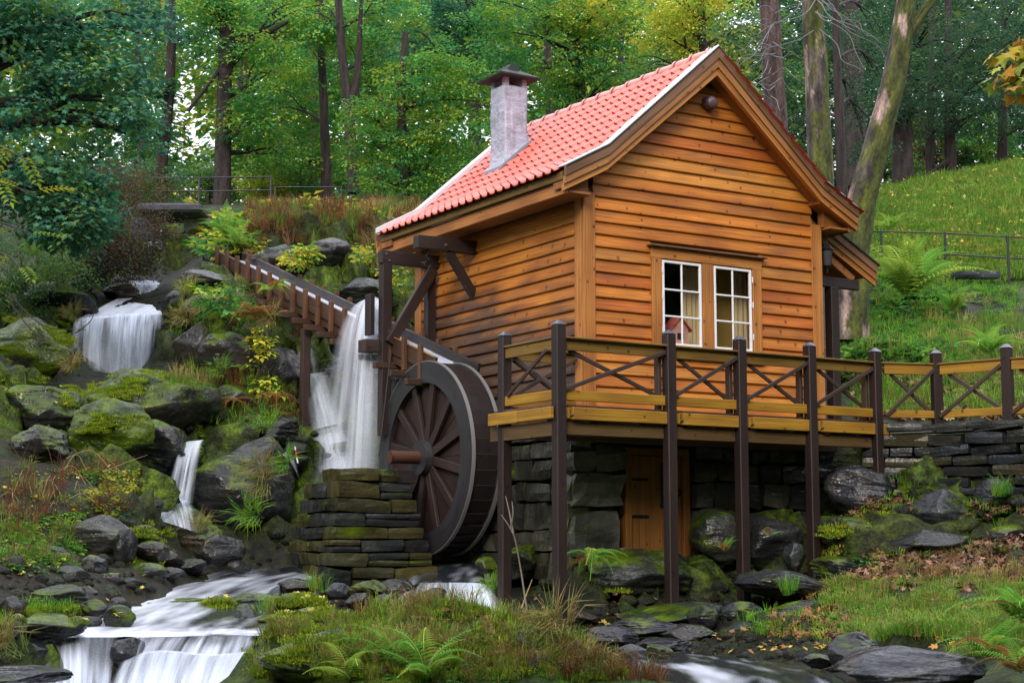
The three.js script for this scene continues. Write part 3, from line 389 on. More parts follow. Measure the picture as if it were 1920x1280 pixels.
// ---------- water wheel ----------
{
  const cy = 2.9, cz = -2.98, R = 1.45, wh = millThing('water_wheel', 'big dark wooden overshot water wheel turning beside the mill wall', 'water wheel', [-0.64, cy - R, cz]);
  const ringG = (r0, r1, x0, x1) => { const s = new THREE.Shape(); s.absarc(0, 0, r1, 0, Math.PI * 2, false); const h = new THREE.Path(); h.absarc(0, 0, r0, 0, Math.PI * 2, true); s.holes.push(h); const g = new THREE.ExtrudeGeometry(s, { depth: x1 - x0, bevelEnabled: false, curveSegments: 64 }).toNonIndexed(); g.rotateY(Math.PI / 2).translate(x0, cy, cz);
    const p = g.attributes.position, uv = g.attributes.uv; for (let i = 0; i < p.count; i++) { const y = p.getY(i) - cy, z = p.getZ(i) - cz, a = Math.atan2(z, y); uv.setXY(i, a * 1.2, Math.hypot(y, z) * 1 + p.getX(i)); } return g; };
  for (const [a, b] of [[-0.9, -0.835], [-0.445, -0.38]]) { const s = wh.add1('shroud', ringG(1.13, R, a, b), M.shroud); mk('rim_band', ringG(R + 0.001, R + 0.013, a + 0.004, b - 0.004), S({ color: rgb(0.22, 0.215, 0.21), roughness: 0.5, metalness: 0.2 }), s); }
  const N = 40, at2 = (a, r) => [cy + Math.cos(a) * r, cz + Math.sin(a) * r];
  for (let i = 0; i < N; i++) { const a = i / N * Math.PI * 2, [y0, z0] = at2(a, 1.43), [y1, z1] = at2(a + 0.2, 1.4); wh.add1('bucket', beam([-0.64, y0, z0], [-0.64, y1, z1], 0.388, 0.022, [0, Math.cos(a + 0.1), Math.sin(a + 0.1)]), M.wheel);
    if (i % 2 === 0) { const [s0, t0] = at2(a, 1.15), [s1, t1] = at2(a + 0.314, 1.15); wh.add1('sole_plank', beam([-0.64, s0, t0], [-0.64, s1, t1], 0.388, 0.025, [0, Math.cos(a + 0.16), Math.sin(a + 0.16)]), M.wheel); } }
  for (const x of [-0.845, -0.435]) for (let i = 0; i < 12; i++) { const a = i / 12 * Math.PI * 2 + 0.2, [y0, z0] = at2(a, 0.15), [y1, z1] = at2(a, 1.18); wh.add1('spoke', beam([x, y0, z0], [x, y1, z1], 0.06, 0.13, [0, -Math.sin(a), Math.cos(a)]), M.spoke); }
  for (let i = 0; i < 20; i++) { const a = (i + 0.5) / 20 * Math.PI * 2, w = 0.33, d = 0.16, T = [], P = (x, r, h) => [x, cy + Math.cos(a) * r - Math.sin(a) * h, cz + Math.sin(a) * r + Math.cos(a) * h], q = (e, f, g2, h2) => T.push(e, f, g2, e, g2, h2), x0 = -0.8 + (i % 2) * 0.006, x1 = x0 + 0.03, c = [[0.22, -0.034], [1.14, -0.176], [1.14, 0.176], [0.22, 0.034]]; q(...c.map(([r, h]) => P(x0, r, h))); q(...c.map(([r, h]) => P(x1, r, h)).reverse()); for (let k = 0; k < 4; k++) { const e = c[k], f = c[(k + 1) % 4]; q(P(x0, ...e), P(x1, ...e), P(x1, ...f), P(x0, ...f)); } wh.add1('face_board', boxUV(fromTris(T), 1), M.spoke); }
  wh.add1('hub', merge([cyl([-0.98, cy, cz], [-0.86, cy, cz], 0.25, 0.27, 32), cyl([-0.92, cy, cz], [-0.35, cy, cz], 0.2, 0.2, 24)].map((g) => boxUV(g, 0))), M.shroud);
  wh.add1('axle', boxUV(cyl([-1.46, cy, cz], [-0.05, cy, cz], 0.095, 0.095, 24), 0), M.axle);
}

// ---------- pier under the axle ----------
{
  const pr = millThing('stone_pier', 'stepped dry stone pier carrying the outer end of the wheel axle', 'pier', [-1.9, 1.0, -3]), L0 = [0.9, 1.3, 1.5, 1.68, 1.86, 2.06, 2.26, 2.5, 2.68], T = [[0.2, 0.18, 0.06], [0.16, 0.16, 0.08], [0.1, 0.115, 0.115], [0.19, 0.165, 0.065], [0.085, 0.09, 0.1]];
  const core = pr.add1('core', flat(box(-2.45, -1.3, 0.9, 2.5, -3.7, -2.65), [0.14, 0.14, 0.13]), M.stone);
  const st = (x0, x1, y0, y1, z0, z1, moss = 0.32) => { const m = pr.add1('stone', stoneGeo(x1 - x0 - 0.012, y1 - y0 - 0.014, z1 - z0 - 0.012, moss, pick(T), [3, 2, 2]), M.stone); m.position.add(v3((x0 + x1) / 2, (y0 + y1) / 2, (z0 + z1) / 2)); m.rotation.set(rr(-0.015, 0.015), rr(-0.03, 0.03), rr(-0.012, 0.012)); };
  for (let i = 0; i < 8; i++) { const t = i / 7, y0 = L0[i], y1 = L0[i + 1], x0 = lerp(-2.78, -2.5, t), x1 = lerp(-1.06, -1.34, Math.min(1, t * 1.15)), zf = lerp(-2.2, -2.5, t), zr = lerp(-3.95, -3.6, t);
    if (i === 7) { st(-2.48, -1.86, y0, y1 + 0.03, -3.2, -2.52); st(-1.85, -1.55, y0, y1 + 0.02, -3.3, -2.5); pr.add1('bearing_block', box(-1.54, -1.24, y0, y1 + 0.02, -3.14, -2.6), M.wheel); continue; }
    let x = x0; while (x < x1 - 0.02) { let w = rr(0.34, i % 2 ? 1.2 : 0.75); if (x + w > x1 - 0.25) w = x1 - x; if (rnd() < 0.25 && y1 - y0 > 0.17) { const ym = lerp(y0, y1, rr(0.4, 0.6)); st(x, x + w, y0, ym, zf - 0.4, zf + rr(-0.03, 0.02)); st(x, x + w, ym, y1, zf - 0.4, zf + rr(-0.03, 0.02)); } else st(x, x + w, y0, y1, zf - 0.42, zf + rr(-0.03, 0.03)); x += w; }
    let z = zf - 0.43; while (z > zr + 0.02) { let w = rr(0.3, 0.7); if (z - w < zr + 0.2) w = z - zr; st(x0 + rr(-0.03, 0.02), x0 + 0.4, y0, y1, z - w, z); st(x1 - 0.4, x1, y0, y1, z - w, z); z -= w; } }
}

// ---------- flume and timber frames ----------
const flY = (z) => 4.4 + 0.338 * (-2.75 - z);
{
  const fl = millThing('flume', 'long sloping wooden flume on cross frames leading water down to the wheel', 'flume', [-0.58, 3.2, -7]);
  const za = -2.75, zb = -11.6, zc = -2.3, P = (x, z, o = 0) => [x, flY(z) + o, z];
  const gap = -4.35, gap2 = -4.95;   // the opening the spill jets out of
  fl.add1('side_plank', beam(P(-0.82, za, -0.13), P(-0.82, gap, -0.13), 0.05, 0.26), M.flume); fl.add1('side_plank', beam(P(-0.82, gap2, -0.13), P(-0.82, zb, -0.13), 0.05, 0.26), M.flume); fl.add1('side_plank', beam(P(-0.34, zc, -0.1), P(-0.34, zb, -0.1), 0.05, 0.3), M.wheel);
  fl.add1('floor_plank', beam(P(-0.58, za + 0.1, -0.27), P(-0.58, zb, -0.27), 0.5, 0.03), M.flume); fl.add1('bearer', beam(P(-0.76, za, -0.36), P(-0.76, zb, -0.36), 0.1, 0.12), M.flume); fl.add1('bearer', beam(P(-0.4, za, -0.36), P(-0.4, zb, -0.36), 0.1, 0.12), M.flume);
  fl.add1('edge_strip', beam(P(-0.845, za - 0.002, 0.006), P(-0.845, gap, 0.006), 0.03, 0.012), M.yellow);
  for (let i = 0; i < 17; i++) { const z = -3.1 - i * 0.53; for (const x of [-0.885, -0.28]) { if (x < -0.5 && z < gap + 0.1 && z > gap2 - 0.1) continue; fl.add1('upright', box(x - 0.035, x + 0.035, flY(z) - 0.42, flY(z) + 0.11, z - 0.04, z + 0.04), M.yoke); } fl.add1('crosspiece', box(-1.14, -0.16, flY(z) - 0.52, flY(z) - 0.425, z - 0.05, z + 0.05), M.flume); }
  for (const [z, b] of [[-7.0, 3.2], [-10.2, 5.2]]) for (const x of [-1.02, -0.2]) fl.add1('leg', box(x - 0.07, x + 0.07, b, flY(z) - 0.53, z - 0.07, z + 0.07), M.axle === 0 ? M.flume : M.brace);
  const tr = millThing('timber_frame', 'dark timber frame holding up the flume against the side wall', 'frame', [-0.45, 3.6, -4.2]);
  tr.add1('post', box(-1.01, -0.85, 3.3, 6.03, -4.28, -4.12), M.dark); tr.add1('post', box(-0.2, -0.05, 4.6, 6.03, -4.27, -4.13), M.spoke); tr.add1('beam', box(-1.03, 0.03, 6.034, 6.24, -4.27, -4.13), M.dark); tr.add1('brace', beam([-0.9, 4.75, -4.09], [-0.13, 6.0, -4.09], 0.1, 0.17), M.spoke);
  for (const [x, y] of [[-0.96, 6.18], [-0.9, 6.08], [-0.3, 6.1]]) tr.add1('bolt', cyl([x, y, -4.14], [x, y, -4.11], 0.016, 0.016, 8), M.steel);
  const hb = millThing('hoist_beam', 'dark bracketed hoist beam jutting from the side wall under the eaves', 'hoist beam', [-0.5, 5.4, -3.02]);
  hb.add1('beam', box(-1.03, 0.03, 6.09, 6.29, -3.1, -2.94), M.dark); hb.add1('brace', beam([-0.45, 6.08, -3.02], [0.0, 5.45, -3.02], 0.1, 0.13), M.dark); hb.add1('bolt', cyl([-0.55, 6.17, -2.95], [-0.55, 6.17, -2.91], 0.022, 0.022, 10), M.steel);
  hb.add1('chain', merge([0, 1, 2, 3].map((i) => boxUV(new THREE.TorusGeometry(0.03, 0.008, 6, 12).rotateY(i % 2 ? Math.PI / 2 : 0).translate(-0.82, 6.06 - i * 0.045, -3.02)))), M.iron); hb.add1('hook_ring', new THREE.TorusGeometry(0.05, 0.013, 8, 16).translate(-0.82, 5.85, -3.02), M.iron);
  const gt = millThing('sluice_gate', 'dark sluice board standing in the spray beside the flume', 'sluice gate', [-1.1, 4.6, -4.4]); gt.add1('board', box(-1.14, -1.06, 4.9, 5.55, -4.5, -4.3), M.dark); gt.add1('block', box(-1.25, -1.0, 4.62, 4.82, -4.5, -4.25), M.brace);
  const rod = millThing('control_rod', 'thin dark iron rod slanting from the flume down to the pier', 'rod', [-1.5, 2.7, -3.2]); { const a = onZ(733, 657, -3.3), b = onZ(710, 856, -3.0); rod.add1('rod', cyl([a[0], a[1], -3.3], [b[0], b[1], -3.0], 0.012, 0.012, 8), M.iron); }
}

// ---------- ground ----------
const CPTS = [];   // x, depth, height, kind (0 rock, 1 soil and leaves, 2 lawn, 3 stream bed)
const px = (k, ...l) => l.forEach(([u, v, d]) => { const p = at(u, v, d); CPTS.push([p.x, d, p.y, k]); });
const ml = (k, ...l) => l.forEach(([x, y, z]) => { const p = hw(x, y, z); CPTS.push([p.x, -p.z, y, k]); });
const wd = (k, ...l) => l.forEach(([x, y, d]) => CPTS.push([x, d, y, k]));
// the stream
px(3, [470, 1090, 23], [400, 1112, 21.6], [350, 1156, 18.8], [180, 1205, 17.6], [300, 1212, 17.5], [450, 1207, 17.5], [300, 1330, 16.5], [100, 1330, 16.3], [480, 1330, 16.5], [300, 1400, 13.5], [0, 1400, 12.5], [520, 1172, 18.2], [640, 1104, 21.8], [560, 1116, 21], [700, 1130, 20.4], [840, 1098, 22.6], [850, 1148, 21.8], [950, 1150, 21]);
px(3, [1100, 1168, 20.4], [1200, 1200, 18.8], [1400, 1250, 16.8], [1250, 1240, 17.4], [1450, 1272, 15], [1300, 1300, 14], [1550, 1282, 14.8], [600, 1195, 15.6]);
// its left bank
px(0, [30, 1190, 16.8], [230, 885, 23.5], [60, 770, 25.5], [200, 770, 26.5], [340, 780, 26.5], [0, 625, 29], [100, 592, 31], [120, 525, 33], [270, 478, 36], [330, 485, 36], [290, 905, 26], [300, 965, 24.2], [420, 965, 25]);
px(1, [60, 1105, 18.5], [100, 1015, 20.5], [0, 985, 20], [200, 965, 22], [100, 905, 22.5], [0, 855, 23], [0, 500, 33], [100, 400, 36], [0, 400, 35]);
px(3, [250, 692, 29.8], [250, 722, 28.4], [180, 722, 28.4], [310, 724, 28.2], [220, 562, 31.2], [290, 562, 31.2], [270, 536, 33.5], [350, 940, 25], [470, 1062, 24.2], [380, 1060, 23.2]);
// rocks below the flume and behind the wheel
px(0, [380, 524, 30], [450, 566, 29], [400, 630, 28.4], [360, 690, 28.2], [430, 745, 27.7], [520, 645, 28.6], [530, 760, 27.8], [400, 800, 27], [480, 835, 26.3], [370, 832, 26.4], [560, 875, 26.5], [600, 790, 28], [560, 668, 30], [700, 710, 29.5], [700, 810, 28], [690, 650, 31], [650, 545, 31.5], [730, 570, 31], [740, 530, 32]);
px(3, [590, 710, 29], [640, 860, 27.4]); ml(3, [-0.6, 1.05, -3], [-0.6, 1.05, -1.4], [-0.6, 1.1, -4.2], [-1.9, 0.9, -3]); ml(0, [-0.6, 3, -5.6], [-1.5, 3.3, -5.6], [0, 4.6, -6.2]);
px(1, [500, 422, 33], [600, 402, 33.5], [700, 402, 34], [450, 392, 36], [600, 386, 37]); px(0, [480, 482, 32], [600, 474, 32.5], [700, 474, 32.6], [560, 534, 31]);
px(1, [300, 394, 39], [500, 382, 42], [650, 374, 43], [800, 374, 43], [900, 400, 42], [1000, 600, 34], [1000, 450, 39]);
wd(1, [-15, 11.2, 50], [0, 11.2, 50], [-20, 11.3, 60], [0, 11.4, 60], [-25, 11.2, 80], [0, 11.5, 80]);
// below and beside the mill
ml(0, [0, 1.35, 0], [2, 1.36, 0.1], [4.4, 1.9, 0], [0.4, 1.32, 0.6], [2, 1.34, 0.55], [3.2, 1.65, 0.4], [2, 1.4, -2.5], [4, 2, -2.5], [2, 2.6, -4.9]);
ml(3, [-1.24, 0.8, -0.1], [-1.23, 0.52, 1.23], [0.53, 0.72, 1.26], [1.75, 0.86, 1.23]); ml(1, [3.03, 1.08, 1.23], [4.3, 2.45, 1.25], [5, 3.5, -0.6], [5, 3.6, -3], [6, 3.75, -1], [7, 4, -3]);
// right hillside
px(1, [1640, 640, 29], [1700, 700, 28], [1720, 776, 26], [1890, 776, 25.2], [1900, 680, 29], [1700, 600, 33], [1900, 600, 33], [1650, 530, 36]);
px(2, [1850, 522, 38], [1920, 530, 37.5], [1700, 442, 42], [1920, 442, 42], [1660, 402, 47], [1660, 350, 60], [1800, 327, 61], [1920, 302, 62], [2100, 270, 62]); wd(2, [25, 17, 75], [10, 15, 75], [30, 20, 90]);
// right bank below the wall
px(0, [1690, 900, 23.0], [1900, 910, 22.4], [1750, 965, 22.6], [1600, 1005, 22.5]);
px(1, [1620, 1062, 21.9], [1800, 1035, 21.6], [1920, 1005, 21.6], [1700, 1082, 20.5], [1900, 1080, 20], [1600, 1132, 19.5], [1800, 1162, 17]); px(2, [1920, 1182, 15.5], [1700, 1182, 17], [1850, 1310, 12.5]); px(3, [1590, 1215, 16.3], [1700, 1340, 12.5]);
// mossy mound in front
px(2, [640, 1168, 13.5], [720, 1134, 13.5], [850, 1143, 13.5], [950, 1152, 13.4], [1040, 1178, 13.3], [1120, 1228, 13.2], [1180, 1268, 13]); px(0, [560, 1204, 13.6], [480, 1262, 13.2], [600, 1330, 12.2], [800, 1330, 12]); px(2, [1000, 1330, 12], [1150, 1350, 12.2]);
wd(3, [-1.5, 0.45, 15.2], [0, 0.42, 15.1], [0.8, 0.4, 15.2], [0, -0.3, 8], [0, -0.4, 0], [-6, 0, 6], [0, 0, -20]); wd(2, [6, 0.3, 6], [7, 1, 12], [-40, 12, 40], [45, 18, 40], [-40, 4, 10], [40, 6, 10], [-30, 3, 0], [30, 4, 0], [0, 0, -60], [0, 14, 200], [-200, 14, 100], [200, 28, 100], [-300, 3, -40], [300, 8, -40]);
const rbf = (() => {
  const n = CPTS.length, A = CPTS.map((p, i) => { const r = CPTS.map((q) => Math.hypot(p[0] - q[0], p[1] - q[1])); r.push(1, p[2]); return r; }); A.push([...Array(n).fill(1), 0, 0]);
  const N = n + 1; for (let i = 0; i < N; i++) { let b = i; for (let j = i + 1; j < N; j++) if (Math.abs(A[j][i]) > Math.abs(A[b][i])) b = j; [A[i], A[b]] = [A[b], A[i]]; for (let j = i + 1; j < N; j++) { const f = A[j][i] / A[i][i]; if (f) for (let k = i; k <= N; k++) A[j][k] -= f * A[i][k]; } }
  const w = Array(N).fill(0); for (let i = N - 1; i >= 0; i--) { let s = A[i][N]; for (let k = i + 1; k < N; k++) s -= A[i][k] * w[k]; w[i] = s / A[i][i]; }
  return (x, d) => { let s = w[n]; for (let i = 0; i < n; i++) { const p = CPTS[i], a = x - p[0], b = d - p[1]; s += w[i] * Math.sqrt(a * a + b * b); } return s; };
})();
function kinds(x, d) { const k = [0, 0, 0, 0], nx = x + 0.9 * fbm(x * 0.7, d * 0.7, 3, 3), nd = d + 0.9 * fbm(x * 0.7, d * 0.7, 9, 3); let t = 0; for (const p of CPTS) { const q = (nx - p[0]) ** 2 + (nd - p[1]) ** 2 + 0.05, w = 1 / (q * q); k[p[3]] += w; t += w; } return k.map((v) => v / t); }
function block(x, y, z) {   // fractured blocks: the nearest jittered cell's own random number
  x += 0.25 * fbm(x, y, z, 2); z += 0.25 * fbm(z, x, y, 2); const i0 = Math.floor(x), j0 = Math.floor(y), k0 = Math.floor(z); let bd = 9, bv = 0;
  for (let i = i0 - 1; i <= i0 + 1; i++) for (let j = j0 - 1; j <= j0 + 1; j++) for (let k = k0 - 1; k <= k0 + 1; k++) { const s = k * 57 + 3, d = (x - i - hash(i, j, s)) ** 2 + (y - j - hash(i, j, s + 1)) ** 2 + (z - k - hash(i, j, s + 2)) ** 2; if (d < bd) { bd = d; bv = hash(i, j, s + 5); } }
  return bv;
}
const axisX = [], axisD = [];
for (let x = -13; x <= 13.01; x += 0.13) axisX.push(x); for (let x = 13.5, s = 0.5; x < 420; x += s, s *= 1.16) { axisX.push(x); axisX.unshift(-x); }
for (let d = 9; d <= 34.01; d += 0.13) axisD.push(d); for (let d = 34.4, s = 0.4; d < 600; d += s, s *= 1.09) axisD.push(d); for (let d = 8.4, s = 0.6; d > -120; d -= s, s *= 1.25) axisD.unshift(d);
const NX = axisX.length, ND = axisD.length, HG = new Float32Array(NX * ND), KG = new Float32Array(NX * ND * 4);
for (let j = 0; j < ND; j++) for (let i = 0; i < NX; i++) {
  const x = axisX[i], d = axisD[j], k = kinds(x, d); let h = rbf(x, d) - 0.13 * sstep(k[3], 0.3, 0.8); const near = d > 8 && d < 48 && Math.abs(x) < 20; if (near && k[0] > 0.3 && d > 17) { const q = h + 0.5 * fbm(x * 0.8, 2, d * 0.8, 4), st = 0.55, f = q / st - Math.floor(q / st); h += 0.75 * sstep(k[0], 0.3, 0.7) * ((sstep(f, 0.35, 0.72) - f) * st); }
  if (near) { h += (0.2 + 0.5 * k[0]) * fbm(x * 0.9, h * 1.1, d * 0.9, 4) * lerp(1, 0.15, sstep(k[3], 0.3, 0.7)) * (d > 40 ? 0.4 : 1);  h += k[0] * (0.2 * (0.35 - Math.abs(fbm(x * 1.7, h * 2.2, d * 1.7, 3))) + 0.12 * fbm(x * 3, h * 6, d * 3, 2)); } else h += 0.25 * fbm(x * 0.2, 0, d * 0.2, 3);
  HG[j * NX + i] = h; KG.set(k, (j * NX + i) * 4);
}
const cell = (a, v) => { let lo = 0, hi = a.length - 2; while (lo < hi) { const m = (lo + hi + 1) >> 1; if (a[m] <= v) lo = m; else hi = m - 1; } return lo; };
function H(x, d) { const i = cell(axisX, x), j = cell(axisD, d), a = clamp((x - axisX[i]) / (axisX[i + 1] - axisX[i])), b = clamp((d - axisD[j]) / (axisD[j + 1] - axisD[j])); return lerp(lerp(HG[j * NX + i], HG[j * NX + i + 1], a), lerp(HG[(j + 1) * NX + i], HG[(j + 1) * NX + i + 1], a), b); }
const kindAt = (x, d, k) => KG[(cell(axisD, d) * NX + cell(axisX, x)) * 4 + k];
{
  const g = new THREE.BufferGeometry(), P = [], I = [], UV = [];
  for (let j = 0; j < ND; j++) for (let i = 0; i < NX; i++) { P.push(axisX[i], HG[j * NX + i], -axisD[j]); UV.push(axisX[i] + HG[j * NX + i] * 0.37, axisD[j] + HG[j * NX + i] * 0.93); if (i < NX - 1 && j < ND - 1) { const a = j * NX + i; I.push(a, a + 1, a + NX, a + 1, a + NX + 1, a + NX); } }
  g.setAttribute('position', new THREE.Float32BufferAttribute(P, 3)); g.setAttribute('uv', new THREE.Float32BufferAttribute(UV, 2)); g.setIndex(I); g.computeVertexNormals();
  { const pa = g.attributes.position, na = g.attributes.normal; for (let i = 0; i < pa.count; i++) { const x = pa.getX(i), y = pa.getY(i), z = pa.getZ(i), k0 = KG[i * 4]; if (k0 < 0.12 || -z < 16 || -z > 42 || Math.abs(x) > 16) continue; const o = sstep(k0, 0.12, 0.5) * ((block(x * 1.1, y * 2.4, -z * 1.1) - 0.5) * 0.6 + (block(x * 2.9 + 9, y * 5, -z * 2.9) - 0.5) * 0.22); pa.setXYZ(i, x + na.getX(i) * o, y + na.getY(i) * o, z + na.getZ(i) * o); } g.computeVertexNormals(); }
  let q = 0; paint(g, (p, n) => {
    const k = KG.subarray(q * 4, q * 4 + 4); q++; const b = fbm(p.x * 2.3, p.y * 2.3, p.z * 2.3, 3), a = fbm(p.x * 0.6, p.y * 0.6, p.z * 0.6, 3);
    const bt = 0.6 + 0.8 * block(p.x * 1.15, p.y * 2.2, -p.z * 1.15), rk = rockColor(p, n, 0.72, [0.085 * bt, 0.09 * bt, 0.095 * bt], 3), soil = mix3([0.05, 0.036, 0.022], mix3([0.085, 0.055, 0.03], [0.05, 0.09, 0.02], clamp(0.5 + 2.5 * a)), clamp(0.5 + 2 * b)), lawn = mix3([0.1, 0.2, 0.03], mix3([0.15, 0.24, 0.03], [0.08, 0.13, 0.03], clamp(0.5 + 2 * a)), clamp(0.5 + 2.4 * b)), bed = mix3([0.03, 0.03, 0.026], [0.075, 0.065, 0.045], clamp(0.5 + 2 * b));
    return [0, 1, 2].map((c) => k[0] * rk[c] + k[1] * soil[c] + k[2] * lawn[c] + k[3] * bed[c]);
  });
  structure('ground', boxUV(g, 0, 0, 0), M.ground, 'steep rocky streamside ground with moss, soil, leaves and lawn');
}

// ---------- boulders ----------
const ROCKS = [];
function boulder(u, v, d, w, h, moss, label, o = {}) {
  const p = at(u, v, d), s = d / F * 1.02, hx = w * s, hy = h * s, tn = o.tint && o.tint.map((c) => c * Math.max(1, 0.105 / Math.max(...o.tint))), hz = o.z ?? Math.min(Math.max(hx * 0.8, hy * 0.8), 1.6);
  p.z -= hz * 0.6; const g = thing(o.name ?? 'boulder', label, o.cat ?? 'boulder', v3(p.x, p.y - hy, p.z), o.ry ?? rr(-0.5, 0.5), o.group);
  const m = mk('rock', rockGeo(hx * 1.08, hy * 1.1, hz, moss, tn ?? mix3(SLATE, [0.15, 0.14, 0.12], rnd() * 0.6), o.detail ?? (w > 45 ? 14 : w > 24 ? 10 : 6), o.planes), M.rock, g); m.position.y = hy; m.rotation.set(rr(-0.08, 0.08), 0, (o.tilt ?? rr(-0.12, 0.12)));
  ROCKS.push([p.x, p.y, p.z, hx, hy, hz, moss]); return g;
}
const B = boulder;
B(255, 752, 26.2, 128, 70, 0.72, 'huge rounded mossy boulder below the broad upper waterfall', { z: 1.1 });
B(200, 812, 24.3, 72, 58, 0.85, 'boulder capped in bright green moss in front of the huge mossy one', { tint: [0.13, 0.14, 0.13] });
B(55, 655, 28.2, 85, 55, 0.7, 'mossy bank rock at the left edge beside the broad upper waterfall');
B(300, 842, 25.2, 62, 52, 0.35, 'dark boulder overhanging the black hollow beside the slim waterfall', { tint: [0.07, 0.07, 0.07] });
B(95, 560, 30.6, 80, 32, 0.6, 'low mossy rock on the left lip of the broad upper waterfall');
B(140, 535, 31.6, 35, 20, 0.2, 'grey rock resting above the left lip of the upper waterfall');
B(322, 572, 30.3, 22, 26, 0.1, 'rounded black rock at the right end of the upper waterfall lip', { tint: [0.04, 0.04, 0.045] });
B(225, 548, 31.9, 42, 16, 0.2, 'low reddish rock between the small top fall and the broad fall', { tint: [0.11, 0.07, 0.055] });
B(375, 519, 29.6, 52, 16, 0.1, 'flat pale rock just below the head of the flume', { tint: [0.22, 0.23, 0.25] });
B(455, 918, 25.0, 98, 92, 0.32, 'huge dark wet rock between the slim fall and the stone pier', { tint: [0.055, 0.06, 0.058], z: 0.9 });
B(330, 1006, 23.9, 98, 48, 0.45, 'long brown mossy rock under the foot of the slim waterfall', { tint: [0.1, 0.08, 0.045] });
B(408, 1032, 22.7, 42, 27, 0.2, 'dark rounded rock at the edge of the pool before the pier', { tint: [0.05, 0.05, 0.045] });
B(182, 1008, 20.9, 62, 36, 0.3, 'large block strewn with yellow leaves on the left bank', { tint: [0.17, 0.17, 0.15], planes: 8 });
B(262, 1008, 21.4, 30, 20, 0.95, 'small block with a bright moss top behind the leaf strewn block');
B(278, 1036, 21.1, 34, 18, 0.3, 'brown block under the moss topped block on the left bank', { tint: [0.1, 0.08, 0.06] });
B(228, 1030, 20.6, 20, 34, 0.35, 'upright block at the corner of the left bank stones');
B(72, 1048, 19.9, 66, 22, 0.15, 'dark flat slab lying at the front of the left bank', { tint: [0.08, 0.085, 0.095] });
B(120, 1086, 19.2, 42, 22, 0.25, 'rounded grey rock under the dark flat slab', { tint: [0.16, 0.16, 0.15] });
B(175, 1068, 19.8, 26, 26, 0.3, 'stone wedged between the rounded grey rock and the stream');
B(108, 1124, 18.3, 56, 24, 0.35, 'green grey slab beside the stream on the left bank', { tint: [0.12, 0.14, 0.13] });
B(20, 1142, 17.4, 22, 20, 0.2, 'grey rock at the left edge by the grass');
B(28, 1168, 16.9, 24, 15, 0.9, 'little mossy rock at the left edge above the lower falls');
B(82, 1176, 17.0, 58, 22, 0.35, 'blue grey rock beside the lip of the lower falls');
B(140, 1172, 17.1, 20, 14, 0.7, 'small mossy stone at the left end of the lower falls lip');
B(217, 1146, 18.0, 22, 22, 0.1, 'upright dark stone standing in midstream', { tint: [0.04, 0.042, 0.045] });
B(222, 1160, 17.8, 26, 22, 0.55, 'mossy brown stone leaning on the upright midstream stone');
B(340, 1132, 19.6, 70, 9, 0.3, 'flat wet slab with water sliding over it in midstream', { tint: [0.06, 0.06, 0.05] });
B(410, 1150, 19.2, 38, 30, 0.68, 'round stone half covered in yellow moss by the stream', { tint: [0.09, 0.09, 0.1] });
B(457, 1163, 18.5, 33, 25, 0.4, 'pale greenish pointed stone beside the half mossed stone', { tint: [0.17, 0.19, 0.18] });
B(505, 1165, 18.1, 24, 12, 0.5, 'small low stone behind the pale pointed stone');
B(557, 1137, 18.5, 48, 22, 0.85, 'long low rock under thick green moss before the pier');
B(597, 1160, 17.4, 48, 19, 0.9, 'bright mossy rock at the left end of the grassy mound');
B(480, 1128, 19.6, 60, 14, 0.35, 'flat stone bar covered with fallen leaves in the stream', { tint: [0.1, 0.1, 0.09] });
B(632, 1108, 21.2, 24, 13, 0.1, 'blue grey cobble in front of the pier', { tint: [0.13, 0.15, 0.17] });
B(690, 1108, 20.9, 34, 18, 0.35, 'olive cobble at the foot of the pier', { tint: [0.12, 0.11, 0.07] });
B(672, 1128, 20.4, 26, 16, 0.15, 'dark cobble lying before the olive cobble', { tint: [0.06, 0.06, 0.07] });
B(740, 1102, 21.2, 34, 14, 0.2, 'dark stone between the pier and the small cascade', { tint: [0.07, 0.07, 0.06] });
B(720, 1128, 20.4, 22, 12, 0.1, 'small brown cobble left of the small cascade', { tint: [0.12, 0.1, 0.08] });
B(806, 1122, 20.2, 30, 14, 0.05, 'dark wedge shaped stone in the small cascade', { tint: [0.05, 0.045, 0.04], tilt: 0.35 });
B(915, 1066, 22.6, 24, 20, 0.5, 'green rock behind the rear deck post at the tailrace');
B(20, 1274, 13.4, 90, 20, 0.15, 'black wet rock in the bottom left corner', { tint: [0.06, 0.06, 0.065] });
B(610, 1240, 12.7, 120, 46, 0.8, 'big mossy rock at the left end of the grassy mound', { tint: [0.08, 0.085, 0.085] });
B(1260, 1152, 20.6, 95, 13, 0.3, 'flat green grey slab under the second front deck post', { tint: [0.12, 0.14, 0.13], name: 'slab', planes: 7 });
B(1210, 1178, 19.6, 56, 17, 0.1, 'layered grey slab with a trickle running over it', { tint: [0.11, 0.12, 0.14], name: 'slab' });
B(1290, 1190, 19.5, 52, 18, 0.35, 'slab with a pointed green right end beside the trickle', { name: 'slab' });
B(1320, 1160, 20.2, 28, 22, 0.5, 'mossy block at the right end of the flat slab');
B(1240, 1213, 18.4, 60, 14, 0.15, 'dark slab at the edge of the lower right channel', { tint: [0.07, 0.075, 0.08], name: 'slab' });
B(1398, 1152, 20.3, 37, 20, 0.25, 'square block below the third front deck post', { tint: [0.1, 0.115, 0.11], planes: 7 });
B(1403, 1190, 19.6, 38, 19, 0.1, 'greenish rectangular block standing on the channel bank', { tint: [0.13, 0.16, 0.15], planes: 7, ry: 0.1 });
B(1480, 1165, 19.8, 38, 18, 0.45, 'mossy brown block right of the square block');
B(1487, 1192, 19.0, 32, 13, 0.6, 'low moss covered stone on the channel bank');
